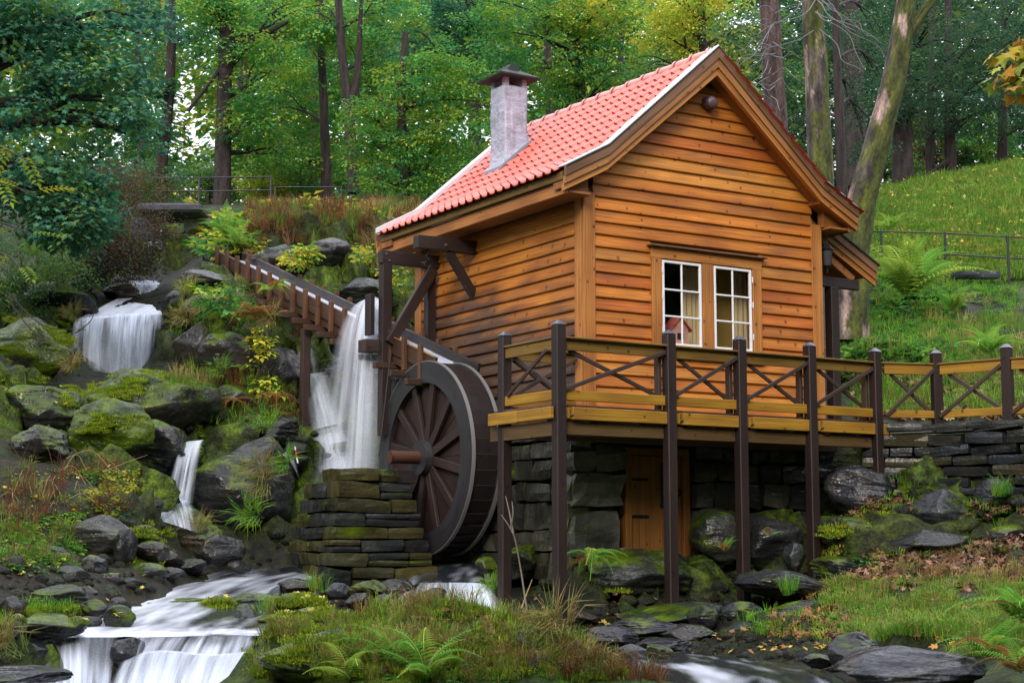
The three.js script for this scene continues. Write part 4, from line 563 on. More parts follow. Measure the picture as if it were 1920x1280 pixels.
B(1540, 1195, 18.6, 25, 17, 0.2, 'dark grey stone at the foot of the leaf covered slope', { tint: [0.07, 0.075, 0.08] });
B(1590, 1192, 18.0, 26, 14, 0.1, 'grey stone below the grass on the channel bank');
B(1515, 1140, 20.3, 50, 12, 0.2, 'long dark stone lying among the fallen leaves', { tint: [0.08, 0.08, 0.08] });
B(1150, 1198, 18.8, 48, 20, 0.1, 'wavy grey rock right of the grassy mound', { tint: [0.13, 0.13, 0.15] });
B(1187, 1222, 18.0, 26, 12, 0.05, 'pale round stone beside the right hand channel', { tint: [0.22, 0.23, 0.26] });
B(1236, 1224, 17.3, 27, 12, 0.6, 'yellow green wedge of stone beside the channel', { tint: [0.14, 0.13, 0.07] });
B(1725, 1268, 13.0, 128, 44, 0.05, 'big blue grey layered rock at the bottom right', { tint: [0.12, 0.13, 0.15], detail: 18, z: 0.5 });
B(1610, 1222, 15.2, 48, 30, 0.35, 'dark mossy rock left of the big layered rock', { tint: [0.08, 0.085, 0.085] });
B(1535, 1240, 15.6, 28, 12, 0.5, 'small green rock at the edge of the channel');
B(1600, 1008, 22.3, 72, 34, 0.55, 'long yellow mossy boulder behind the fourth front deck post', { tint: [0.15, 0.13, 0.08], tilt: -0.18 });
B(1640, 925, 23.2, 78, 44, 0.12, 'dark grey boulder under the end of the deck', { tint: [0.1, 0.1, 0.12], tilt: -0.2 });
B(1780, 962, 22.4, 70, 40, 0.4, 'lichen spotted boulder below the dry stone wall', { tint: [0.15, 0.16, 0.18] });
B(1882, 934, 22.2, 42, 36, 0.15, 'grey boulder at the right edge below the wall', { tint: [0.12, 0.125, 0.14] });
B(1742, 1018, 21.8, 78, 26, 0.2, 'flat slab with leaves on it below the lichen spotted boulder', { tint: [0.12, 0.13, 0.13], name: 'slab' });
B(1898, 1005, 21.6, 34, 18, 0.2, 'small slab at the right edge among brown leaves', { tint: [0.1, 0.1, 0.11] });
B(1580, 1066, 21.7, 48, 20, 0.45, 'low mossy stone under the yellow boulder');
B(1463, 1095, 21.2, 82, 24, 0.1, 'long smooth grey ledge between the third and fourth deck posts', { tint: [0.1, 0.11, 0.12], tilt: -0.15 });
B(1215, 1084, 21.6, 120, 46, 0.4, 'broad dark ledge below the cellar door', { tint: [0.05, 0.055, 0.05], z: 0.7, name: 'ledge' });
B(1345, 1010, 22.5, 44, 46, 0.45, 'dark boulder leaning on the wall right of the cellar door', { tint: [0.07, 0.072, 0.065], planes: 6 });
B(1440, 1015, 22.6, 60, 50, 0.15, 'shadowed boulder under the deck behind the third post', { tint: [0.07, 0.07, 0.065] });
B(1490, 1045, 22.0, 22, 26, 0.1, 'small upright stone under the deck near the fourth post', { tint: [0.12, 0.13, 0.13] });
B(985, 1046, 22.6, 34, 24, 0.6, 'mossy stone behind the rear deck post by the foundation');
B(920, 1092, 22.0, 20, 14, 0.2, 'dark stone at the right side of the small cascade', { tint: [0.05, 0.05, 0.045] });
B(1090, 1158, 20.6, 34, 12, 0.1, 'low brown stone beside the corner deck post', { tint: [0.09, 0.075, 0.06] });
B(500, 505, 31.6, 75, 55, 0.2, 'dark rock face of the outcrop under brown grass', { tint: [0.06, 0.06, 0.065], z: 1.2 });
B(610, 490, 31.8, 60, 45, 0.2, 'second dark rock of the outcrop behind the flume', { tint: [0.07, 0.07, 0.075], z: 1.2 });
B(680, 545, 30.9, 50, 24, 0.15, 'pale lichened rock behind the lower part of the flume', { tint: [0.2, 0.21, 0.22] });
B(640, 640, 29.4, 26, 24, 0.6, 'small mossy rock behind the flume leg');

function rubble(areas) {
  const gs = [0, 1, 2, 3].map(() => rockGeo(1, 0.6, 0.8, 0.48, [0.3, 0.3, 0.3], 3)), its = gs.map(() => []);
  for (const [u0, v0, u1, v1, n, s0, s1] of areas) for (let i = 0; i < n; i++) { const h = hit(rr(u0, u1), rr(v0, v1), false); if (!h) continue; const s = lerp(s0, s1, Math.pow(rnd(), 2.5)), c = rr(0.2, 0.4), w = rnd(); its[i % 4].push([h[1], h[2] - s * 0.1, -h[0], s, rnd() * 6.28, rr(-0.3, 0.3), rr(-0.3, 0.3), c * lerp(1, 1.25, w), c * lerp(1, 1.1, w), c * lerp(1.12, 0.75, w)]); }
  const g = new THREE.Group(); g.name = 'pebbles'; g.userData.kind = 'stuff'; g.userData.label = 'loose small stones along the stream bed and banks'; scene.add(g); gs.forEach((q, i) => inst('stones', q, M.rock, its[i], g));
}

B(265, 1076, 20.6, 40, 17, 0.3, 'wet black stone at the stream edge below the leaf strewn block', { tint: [0.05, 0.05, 0.05] });
B(345, 1064, 22.3, 42, 14, 0.3, 'flat dark stone beside the pool left of the pier', { tint: [0.06, 0.06, 0.06] });
B(170, 1140, 18.1, 24, 14, 0.4, 'grey stone between the green grey slab and the midstream stones');
B(305, 1050, 21.8, 36, 16, 0.4, 'brown stone under the long brown mossy rock', { tint: [0.1, 0.08, 0.06] });
B(444, 1062, 22.8, 22, 12, 0.2, 'small dark stone at the corner of the pool before the pier', { tint: [0.05, 0.05, 0.05] });
B(165, 1166, 17.8, 22, 9, 0.1, 'low wet stone in the white water left of midstream', { tint: [0.05, 0.05, 0.055] });
B(50, 1222, 16.9, 44, 26, 0.2, 'dark wet rock at the left end of the lower falls', { tint: [0.05, 0.05, 0.055] });
B(234, 1226, 17.05, 26, 26, 0.05, 'dark rock jutting through the lower falls', { tint: [0.04, 0.042, 0.046], z: 0.25 });
B(522, 1206, 17.1, 28, 22, 0.3, 'rounded rock at the right end of the lower falls');
B(556, 1100, 21.6, 40, 15, 0.25, 'dark low rock at the left foot of the pier', { tint: [0.06, 0.062, 0.06] });
B(240, 1100, 19.8, 34, 15, 0.2, 'flat grey stone at the water edge above the midstream stones', { tint: [0.09, 0.1, 0.1] });
B(205, 1090, 19.6, 26, 16, 0.4, 'mossy lump of rock between the bank slab and the stream');
B(310, 1078, 21.4, 28, 12, 0.1, 'small black stone in the stream below the long brown rock', { tint: [0.04, 0.04, 0.04] });
B(150, 1112, 18.9, 26, 12, 0.3, 'brown stone in the gap behind the green grey slab', { tint: [0.1, 0.085, 0.07] });
B(0, 1085, 18.8, 34, 18, 0.3, 'grey stone cut by the left edge below the dark flat slab');
B(40, 1098, 18.9, 34, 18, 0.35, 'mossy grey stone in the grass of the left bank');
B(62, 762, 25.2, 74, 46, 0.6, 'dark mossy ledge at the left edge above the dry stems', { tint: [0.07, 0.07, 0.07] });
B(60, 835, 23.4, 62, 34, 0.4, 'second dark ledge at the left edge just above the dry stems', { tint: [0.07, 0.07, 0.065] });
B(425, 765, 27.2, 66, 40, 0.5, 'dark wet ledge above the slim waterfall', { tint: [0.06, 0.062, 0.06] });
B(505, 808, 26.5, 62, 30, 0.4, 'mossy shelf of rock between the slim waterfall and the flume leg', { tint: [0.06, 0.065, 0.06] });
B(362, 650, 28.1, 40, 46, 0.45, 'dark rock wall at the right side of the broad waterfall', { tint: [0.06, 0.06, 0.06] });
B(430, 668, 27.9, 60, 44, 0.4, 'shadowed rock under the hanging plants below the flume', { tint: [0.06, 0.055, 0.05] });
B(525, 700, 27.9, 42, 44, 0.35, 'dark rock just left of the flume leg', { tint: [0.06, 0.06, 0.06] });
B(628, 730, 28.9, 44, 60, 0.15, 'dark wet rock behind the foaming chute', { tint: [0.045, 0.048, 0.052] });
B(700, 740, 28.9, 54, 80, 0.2, 'tall dark wet rock behind the flume spray', { tint: [0.045, 0.048, 0.05] });
B(540, 880, 25.8, 34, 34, 0.25, 'wet rock beside the small fall left of the pier', { tint: [0.05, 0.052, 0.055] });
B(385, 585, 29.2, 50, 34, 0.5, 'mossy rock under the pale flat rock by the flume head', { tint: [0.07, 0.07, 0.065] });

// ---------- dry stone wall ----------
{
  const line = [hw(4.44, 0, 1.12), at(1757, 840, 23.2), at(1890, 840, 22.5), at(2060, 840, 21.7)].map((p) => p.setY(0)), base = line[1].clone().setY(2.5);
  const wl = thing('dry_stone_wall', 'dry stone retaining wall of thin dark slates below the fence', 'wall', base), lens = []; let tot = 0; for (let i = 1; i < 4; i++) { lens.push(line[i].distanceTo(line[i - 1])); tot += lens.at(-1); }
  const P = (s) => { let i = 0; while (i < 2 && s > lens[i]) s -= lens[i++]; const q = line[i + 1].clone().sub(line[i]).normalize(); return [line[i].clone().addScaledVector(q, s), Math.atan2(-q.z, q.x), v3(q.z, 0, -q.x)]; };
  const T = [[0.085, 0.095, 0.11], [0.11, 0.125, 0.14], [0.13, 0.115, 0.06], [0.06, 0.066, 0.075], [0.045, 0.05, 0.058], [0.095, 0.1, 0.08]];
  let y = 2.3; const rows = []; while (y < 3.2) { const h = rr(0.1, 0.19); rows.push([y, Math.min(h, 3.24 - y)]); y += h; }
  for (const [y0, h] of rows) { if (h < 0.03) continue; let s = -0.25; while (s < tot) { const w = Math.min(rr(0.25, 0.8), tot + 0.3 - s), [p, an, n] = P(Math.max(0, s + w / 2)); if (s + w / 2 < 0) p.addScaledVector(line[1].clone().sub(line[0]).normalize(), s + w / 2); const m = mk('stone', stoneGeo(w - 0.015, h - 0.012, 0.3, 0.16, pick(T), [3, 2, 2]), M.stone, wl); const o = rr(-0.035, 0.035) + (3.3 - y0) * -0.06; m.position.set(p.x - base.x + n.x * o, y0 + h / 2 - base.y, p.z - base.z + n.z * o); m.rotation.set(rr(-0.06, 0.06), an + rr(-0.1, 0.1), rr(-0.06, 0.06)); s += w; } }
  let s = 0.1; for (const w of [0.55, 0.75, 0.9, 0.8]) { const [p, an] = P(s + w / 2), m = mk('coping_stone', stoneGeo(w - 0.02, 0.1, 0.42, 0.2, [0.15, 0.165, 0.155], [4, 2, 3]), M.stone, wl); m.position.set(p.x - base.x, 3.29 - base.y, p.z - base.z - 0.08); m.rotation.set(0, an, rr(-0.01, 0.01)); s += w; }
  const back = mk('core', flat(merge([0, 1, 2].map((i) => { const a = line[i], b = line[i + 1]; return beam([a.x, 2.6, a.z - 0.35], [b.x, 2.6, b.z - 0.35], 0.2, 1.2); })), [0.1, 0.1, 0.1]), M.stone, wl); back.position.set(-base.x, -base.y, -base.z);
}

// ---------- water ----------
const FOAM = [0.78, 0.83, 0.92];
const water = S({ color: 0xffffff, roughness: 0.16, vertexColors: true, bumpMap: foamMap, bumpScale: 0.012 });
const veil = S({ color: rgb(0.8, 0.87, 0.98), roughness: 0.8, alphaMap: streakMap, transparent: true, vertexColors: true, depthWrite: false, side: THREE.DoubleSide });
// a sheet of running water between two banks, each a list of [u, v, depth]
function runnel(name, left, right, foam, label, ns = 26, nt = 60) {
  const cl = new THREE.CatmullRomCurve3(left.map((p) => at(...p))), cr = new THREE.CatmullRomCurve3(right.map((p) => at(...p))), P = [], C = [], UV = [], I = [], L = cl.getLength();
  for (let j = 0; j <= nt; j++) { const t = j / nt, a = cl.getPoint(t), b = cr.getPoint(t), W = a.distanceTo(b);
    for (let e = -1; e <= ns + 1; e++) { const i = clamp(e, 0, ns), s = i / ns, p = a.clone().lerp(b, s); p.y += (e !== i ? -0.45 : 0) + 0.035 * fbm(s * W * 1.2 + 4, t * L * 0.8, 2, 3) + 0.018 * fbm(s * W * 5, t * L * 1.4, 5, 2);
      P.push(p.x, p.y, p.z); UV.push(s * W, t * L); const w = clamp(foam(s, t) + 1.1 * fbm(s * W * 5.5 + 8, t * L * 0.8, 1, 4) + 0.9 * fbm(s * W * 1.6, t * L * 0.7, 7, 3)); C.push(...mix3([0.022, 0.026, 0.03], FOAM, e !== i ? w * 0.3 : w)); } }
  const q = ns + 3; for (let j = 0; j < nt; j++) for (let i = 0; i < q - 1; i++) { const k = j * q + i; I.push(k, k + 1, k + q, k + 1, k + q + 1, k + q); }
  const g = new THREE.BufferGeometry(); g.setAttribute('position', new THREE.Float32BufferAttribute(P, 3)); g.setAttribute('uv', new THREE.Float32BufferAttribute(UV, 2)); g.setAttribute('color', new THREE.Float32BufferAttribute(C, 3)); g.setIndex(I); g.computeVertexNormals();
  return structure(name, g, water, label);
}
// a falling veil from a lip to a foot, in layers; every lip and foot is a list of [u, v, depth]
function fallSheet(lip, foot, dens, o) {
  const cl = new THREE.CatmullRomCurve3(lip.map((p) => at(...p))), cf = new THREE.CatmullRomCurve3(foot.map((p) => at(...p))), ns = 44, nt = 22, P = [], C = [], UV = [], I = [], sd = rnd() * 30, W = Math.max(cl.getLength(), cf.getLength()), L = cl.getPoint(0.5).distanceTo(cf.getPoint(0.5)), ou = rnd() * 3, ov = rnd() * 3;
  for (let j = 0; j <= nt; j++) for (let i = 0; i <= ns; i++) {
    const s = i / ns, t = j / nt, a = cl.getPoint(s), b = cf.getPoint(s), n = fbm(s * W * 1.7 + sd, 2, sd, 3), p = a.clone().lerp(b, Math.pow(t, o.pow ?? 0.7)); p.y = lerp(a.y, b.y, Math.pow(t, o.fall ?? 1.6)) + n * (o.even ? 0.03 : 0.12) * Math.sin(t * 3); p.z += o.out * Math.sin(t * Math.PI * 0.5) + (o.even ? 0.07 : 0.3) * n * t; p.x += 0.03 * n * t;
    P.push(p.x, p.y, p.z); UV.push(s * W + ou, t * L + ov);
    const edge = sstep(Math.min(s, 1 - s) + 0.08 * fbm(s * 9, t * 3 + sd, 3, 2), 0, o.soft ?? 0.1), band = o.even ? 1 : clamp(0.6 + 2.6 * fbm(s * W * 1.8 + sd, t * L * 0.2, 4, 3)) * (o.gap ? 1 - 0.8 * Math.exp(-(((s - o.gap + 0.06 * t) / 0.05) ** 2)) : 1), on = clamp(0.25 + 0.9 * fbm(s * W * 1.4 + sd, 9, 2, 2), 0, 0.6);
    C.push(1, 1, 1, clamp(dens * edge * band * lerp(o.a0 ?? 1, o.a1 ?? 1, o.even ? t : sstep(t, on, on + 0.45)))); }
  for (let j = 0; j < nt; j++) for (let i = 0; i < ns; i++) { const k = j * (ns + 1) + i; I.push(k, k + 1, k + ns + 1, k + 1, k + ns + 2, k + ns + 1); }
  const g = new THREE.BufferGeometry(); g.setAttribute('position', new THREE.Float32BufferAttribute(P, 3)); g.setAttribute('uv', new THREE.Float32BufferAttribute(UV, 2)); g.setAttribute('color', new THREE.Float32BufferAttribute(C, 4)); g.setIndex(I); g.computeVertexNormals(); return g;
}
function falls(name, label, lip, foot, o = {}) {
  const gs = []; for (let k = 0; k < (o.layers ?? 3); k++) gs.push(fallSheet(lip, foot, o.dens ?? 1, { out: (o.out ?? 0.1) * (1 + 0.7 * k), ...o.shape })); 
  return structure(name, merge(gs), veil, label);
}
runnel('stream', [[440, 1063, 24.6], [330, 1090, 22.2], [215, 1125, 19.6], [120, 1165, 18.2], [60, 1188, 17.45], [58, 1197, 17.34]], [[800, 1066, 24.2], [560, 1086, 22.4], [500, 1120, 20], [505, 1160, 18.4], [520, 1184, 17.55], [524, 1190, 17.5]], (s, t) => 0.1 + 0.55 * sstep(t, 0.08, 0.2) * (1 - sstep(s, 0.5, 0.75)) + 0.35 * sstep(s, 0.6, 0.9) * (1 - sstep(t, 0.3, 0.5)) * (1 - 0.4 * sstep(t, 0.8, 1)) + 0.3 * sstep(t, 0.6, 0.75), 'smooth white streaked stream running from the pier to the lower falls', 40, 90);
falls('waterfall', 'left part of the white lower falls at the bottom left', [[62, 1196, 17.35], [100, 1188, 17.42], [150, 1190, 17.4], [224, 1194, 17.38]], [[40, 1335, 16.8], [140, 1335, 16.65], [212, 1330, 16.8]], { layers: 3, out: 0.12, dens: 0.7, shape: { pow: 0.9, fall: 1.2, soft: 0.08, a0: 0.3, a1: 1.4 } });
falls('waterfall', 'upper step of the white lower falls', [[248, 1186, 17.5], [310, 1178, 17.6], [380, 1182, 17.55], [440, 1178, 17.6], [484, 1188, 17.5]], [[238, 1230, 17.25], [300, 1222, 17.2], [400, 1228, 17.2], [474, 1222, 17.3]], { layers: 2, out: 0.06, dens: 0.75, shape: { pow: 0.9, fall: 1.2, soft: 0.1, a0: 0.35, a1: 1.2 } });
falls('waterfall', 'bright lower step of the lower falls', [[234, 1228, 17.22], [300, 1219, 17.16], [400, 1226, 17.16], [478, 1220, 17.26]], [[210, 1335, 16.6], [330, 1340, 16.45], [462, 1330, 16.7]], { layers: 4, out: 0.16, dens: 0.85, shape: { pow: 0.8, fall: 1.25, soft: 0.1, a0: 0.8, a1: 1.5 } });
falls('waterfall', 'thin veil at the right end of the lower falls', [[484, 1190, 17.5], [524, 1188, 17.52]], [[484, 1262, 17.1], [518, 1256, 17.15]], { layers: 2, dens: 0.45, shape: { soft: 0.25, fall: 1.2 } });
runnel('stream_pool', [[20, 1335, 16.6], [0, 1420, 13]], [[520, 1335, 16.6], [560, 1420, 13]], () => 0.9, 'foaming pool under the lower falls', 14, 14);
runnel('upper_stream', [[245, 530, 33.6], [215, 560, 31.8], [140, 598, 30.6]], [[300, 530, 33.6], [312, 556, 31.8], [312, 590, 30.7]], (s, t) => 0.3 + 0.7 * sstep(t, 0.25, 0.6) + 0.5 * (1 - sstep(t, 0, 0.15)), 'white stream above the broad waterfall', 26, 30);
falls('waterfall', 'small white fall above the broad upper waterfall', [[246, 531, 33.5], [298, 531, 33.5]], [[238, 560, 32.2], [304, 556, 32.2]], { layers: 2, shape: { soft: 0.2 } });
falls('waterfall', 'broad silky upper waterfall above the huge mossy boulder', [[142, 598, 30.6], [190, 592, 30.7], [250, 588, 30.8], [312, 590, 30.7]], [[136, 690, 29.9], [190, 700, 29.8], [250, 704, 29.8], [300, 690, 29.9]], { layers: 3, out: 0.14, dens: 0.72, shape: { pow: 0.6, fall: 1.4, soft: 0.08, a0: 1.25, a1: 0.7 } });
falls('waterfall', 'slim waterfall dropping beside the black hollow', [[346, 828, 25.6], [384, 824, 25.6]], [[314, 942, 24.7], [366, 944, 24.7]], { layers: 3, dens: 0.6, shape: { soft: 0.2, fall: 1.3 } });
falls('waterfall', 'short white fall spreading over the brown rock', [[250, 932, 25.0], [300, 930, 24.9], [356, 938, 24.8]], [[270, 966, 24.0], [330, 984, 23.7], [376, 1000, 23.5]], { layers: 3, dens: 0.75, shape: { soft: 0.2, fall: 1.2 } });
falls('waterfall', 'thin veil inside the black hollow', [[262, 880, 26.2], [292, 876, 26.2]], [[258, 936, 25.8], [290, 936, 25.8]], { layers: 1, dens: 0.5, shape: { soft: 0.3 } });
falls('waterfall', 'spray bursting from the flume beside the timber frame', [[684, 566, 25.62], [696, 558, 25.6], [708, 560, 25.58], [718, 566, 25.56]], [[586, 930, 26.1], [645, 935, 25.9], [690, 935, 25.8], [726, 930, 25.7]], { layers: 5, dens: 0.38, out: 0.18, shape: { pow: 0.55, fall: 1.6, soft: 0.5, even: true, a0: 1.9, a1: 0.5 } });
falls('waterfall', 'white crest of spray over the flume opening', [[688, 572, 25.6], [700, 556, 25.55], [716, 562, 25.5]], [[668, 640, 25.9], [694, 640, 25.8], [718, 640, 25.7]], { layers: 4, dens: 0.9, shape: { pow: 0.6, fall: 1.6, soft: 0.3, even: true, a0: 1.5, a1: 0.35 } });
falls('waterfall', 'cascade tumbling down the rocks behind the flume leg', [[548, 660, 28.9], [582, 652, 28.9]], [[550, 716, 28.2], [602, 708, 28.2]], { layers: 2, dens: 0.5, shape: { soft: 0.45, even: true } });
falls('waterfall', 'foaming chute behind the flume leg', [[566, 704, 28.1], [612, 696, 28.1]], [[596, 915, 25.9], [690, 905, 25.9]], { layers: 4, dens: 0.3, out: 0.1, shape: { pow: 0.95, fall: 1.1, soft: 0.5, even: true, a0: 0.7, a1: 1.3 } });
falls('waterfall', 'small fall beside the red and white marker left of the pier', [[492, 838, 26], [520, 842, 25.8], [546, 852, 25.6]], [[542, 862, 25.3], [556, 880, 25.2], [566, 910, 25.1]], { layers: 2, dens: 0.6, shape: { soft: 0.25, fall: 1.1 } });
runnel('tailrace', [[800, 1050, 24.6], [760, 1094, 22.3]], [[930, 1050, 24.2], [922, 1092, 22.1]], (s, t) => 0.02, 'dark still water under the wheel', 14, 20);
falls('waterfall', 'small white cascade below the water wheel', [[768, 1094, 22.2], [840, 1092, 22.2], [920, 1093, 22.1]], [[742, 1136, 21.7], [840, 1136, 21.6], [938, 1138, 21.5]], { layers: 2, dens: 0.8, out: 0.08, shape: { soft: 0.06, fall: 1.2 } });
runnel('lower_stream', [[730, 1134, 21.8], [700, 1160, 19.5], [640, 1200, 17], [560, 1230, 15.6]], [[945, 1136, 21.6], [1000, 1165, 20], [1000, 1215, 16.6], [940, 1230, 15.4]], (s, t) => 0.5 - 1.2 * t, 'dark shallow water below the small cascade', 20, 30);
runnel('side_channel', [[1150, 1212, 18.2], [1200, 1238, 17], [1260, 1270, 15.2], [1280, 1330, 13]], [[1240, 1222, 17.8], [1420, 1236, 17.2], [1560, 1262, 15.6], [1620, 1330, 13]], (s, t) => -0.1 + 0.75 * sstep(t, 0.3, 0.5) * sstep(s, 0.05, 0.2) * (1 - sstep(s, 0.3, 0.5)), 'swift side channel with white streaks at the bottom right', 40, 60);
{
  const Q = [], C = [], UV = [], I = []; for (let i = 0; i <= 60; i++) { const z = lerp(-2.55, -11.4, i / 60); for (const x of [-0.79, -0.58, -0.37]) { const p = hw(x, flY(z) - 0.1 + 0.01 * fbm(z * 3, x * 5, 1, 2), z); Q.push(p.x, p.y, p.z); UV.push(x, z); C.push(...mix3([0.3, 0.34, 0.4], FOAM, clamp(0.75 + 0.8 * fbm(z * 0.7, x * 9, 4, 3)))); } if (i < 60) for (const k of [0, 1]) { const a = i * 3 + k; I.push(a, a + 1, a + 3, a + 1, a + 4, a + 3); } }
  const g = new THREE.BufferGeometry(); g.setAttribute('position', new THREE.Float32BufferAttribute(Q, 3)); g.setAttribute('uv', new THREE.Float32BufferAttribute(UV, 2)); g.setAttribute('color', new THREE.Float32BufferAttribute(C, 3)); g.setIndex(I); g.computeVertexNormals(); structure('flume_water', g, water, 'white water running down the flume');
}
// striped marker by the pier
{ const b = at(558, 868, 25.4), mp = thing('marker_stick', 'thin red and white marker stick standing in the small fall by the pier', 'marker', b); const S2 = (a, c, m) => mk('band', cyl([lerp(0.0, -0.05, a), a * 0.26, 0], [lerp(0, -0.05, c), c * 0.26, 0], 0.012, 0.012, 8), m, mp), R = S({ color: rgb(0.55, 0.02, 0.02), roughness: 0.5 }); S2(0, 0.35, M.white); S2(0.35, 0.8, R); S2(0.8, 1, M.white); }

// ---------- leaves ----------
function leafTris(T, c, dir, up, L, wd, lobes) {   // one folded leaf; lobed ones have five points
  const side = dir.clone().cross(up).normalize(), nn = side.clone().cross(dir), P = (a, b, h = 0) => c.clone().addScaledVector(dir, a * L).addScaledVector(side, b * L * wd).addScaledVector(nn, h * L).toArray();
  if (!lobes) { const t = P(1, 0, -0.08), b = P(0, 0), m = P(0.5, 0, 0.0); T.push(b, P(0.42, 0.5, 0.12), t, b, t, P(0.42, -0.5, 0.12)); return; }
  const o = P(0.25, 0), pts = [P(0, 0), P(0.05, 0.55, 0.04), P(0.3, 0.3), P(0.62, 0.62, -0.04), P(0.6, 0.22), P(1, 0, -0.1), P(0.6, -0.22), P(0.62, -0.62, -0.04), P(0.3, -0.3), P(0.05, -0.55, 0.04)];
  for (let i = 0; i < 10; i++) T.push(o, pts[i], pts[(i + 1) % 10]);
}
function sprayGeo(n, R, L, o = {}) {
  const T = []; for (let i = 0; i < n; i++) { const a = rnd() * 6.283, r = R * Math.sqrt(rnd()), c = v3(Math.cos(a) * r, rr(-1, 1) * R * (o.thick ?? 0.25) - (o.droop ?? 0.25) * r * r / R, Math.sin(a) * r), b = a + rr(-0.9, 0.9), dir = v3(Math.cos(b), rr(-0.6, 0.15) - (o.hang ?? 0), Math.sin(b)).normalize(), up = v3(rr(-0.5, 0.5), 1, rr(-0.5, 0.5)).normalize(); leafTris(T, c, dir, up, L * rr(0.7, 1.25), o.w ?? 0.75, o.lobes); }
  return fromTris(T);
}
const SPRAY = { broad: [0, 1].map(() => sprayGeo(44, 0.55, 0.125, { thick: 0.2 })), fine: [0, 1].map(() => sprayGeo(34, 0.5, 0.1)), maple: [0, 1].map(() => sprayGeo(26, 0.42, 0.105, { lobes: true, hang: 0.35, w: 1, thick: 0.4 })), fir: [0, 1].map(() => sprayGeo(40, 0.55, 0.12, { w: 0.28, thick: 0.12, droop: 0.5 })), heath: [0, 1].map(() => sprayGeo(60, 0.36, 0.075, { thick: 0.8, w: 0.5 })), big: [0, 1].map(() => sprayGeo(26, 1.1, 0.32)), cover: [0, 1].map(() => sprayGeo(9, 0.2, 0.14, { thick: 0.2, w: 0.7 })) };
const PAL = {
  blue: [[0.057, 0.218, 0.127], [0.081, 0.276, 0.138], [0.046, 0.161, 0.103], [0.149, 0.299, 0.069]], mid: [[0.11, 0.34, 0.065], [0.18, 0.4, 0.055], [0.065, 0.27, 0.08], [0.31, 0.42, 0.04]], lime: [[0.368, 0.494, 0.057], [0.529, 0.552, 0.057], [0.23, 0.414, 0.057], [0.632, 0.529, 0.057]],
  yellow: [[0.42, 0.38, 0.03], [0.5, 0.38, 0.03], [0.28, 0.32, 0.03], [0.24, 0.3, 0.04]], fir: [[0.045, 0.125, 0.07], [0.065, 0.16, 0.08], [0.03, 0.09, 0.05], [0.11, 0.2, 0.07]], deep: [[0.092, 0.23, 0.081], [0.127, 0.276, 0.069], [0.057, 0.172, 0.069], [0.253, 0.333, 0.057]], rust: [[0.17, 0.075, 0.03], [0.09, 0.07, 0.04], [0.06, 0.085, 0.05], [0.05, 0.07, 0.045]], olive: [[0.1, 0.12, 0.03], [0.15, 0.13, 0.035], [0.07, 0.1, 0.03], [0.2, 0.14, 0.05]],
};
const Q4 = new THREE.Quaternion(), E3 = new THREE.Euler(), M4 = new THREE.Matrix4(), C3 = new THREE.Color();
function inst(name, geo, mat, items, parent) {   // items: [x, y, z, scale, yaw, tiltx, tiltz, r, g, b, sy]
  const m = new THREE.InstancedMesh(geo, mat, items.length); m.name = name; m.castShadow = m.receiveShadow = true;
  items.forEach((t, i) => { M4.compose(v3(t[0], t[1], t[2]), Q4.setFromEuler(E3.set(t[5], t[4], t[6], 'YXZ')), v3(t[3], t[3] * (t[10] ?? 1), t[3])); m.setMatrixAt(i, M4); m.setColorAt(i, C3.setRGB(t[7], t[8], t[9])); });
  m.userData.kind = 'stuff'; parent.add(m); return m;
}
const shadeOf = (c, a = 0.78, b = 1.22) => { const k = rr(a, b); return [c[0] * k, c[1] * k, c[2] * k]; };
function crownItems(blobs, pal, size, base, gap = 0.0, dens = 1) {
  const it = []; for (const [u, v, d, ru, rv, pl] of blobs) {
    const c = at(u, v, d), sx = ru * d / F, sy = rv * d / F, sz = Math.min(sx, 3.2), n = Math.round(dens * clamp(30 * sx * sy / (size * size) + 24, 40, 1500)), pp = pl ? PAL[pl] : pal;
    for (let i = 0; i < n; i++) { const q = v3(rr(-1, 1), rr(-1, 1), rr(-1, 1)); if (q.lengthSq() > 1) { i--; continue; } q.multiplyScalar(Math.pow(q.length(), -0.35)); const x = c.x + q.x * sx, y = c.y + q.y * sy, z = c.z + q.z * sz;
      if (fbm(x * 0.55, y * 0.75, z * 0.55, 3) + 0.25 * fbm(x * 2, y * 2, z * 2, 2) < gap - 0.12) continue;
      it.push([x - base.x, y - base.y, z - base.z, size * rr(0.65, 1.1), rnd() * 6.28, rr(-0.45, 0.45), rr(-0.45, 0.45), ...shadeOf(pick(pp))]); } }
  return it;
}
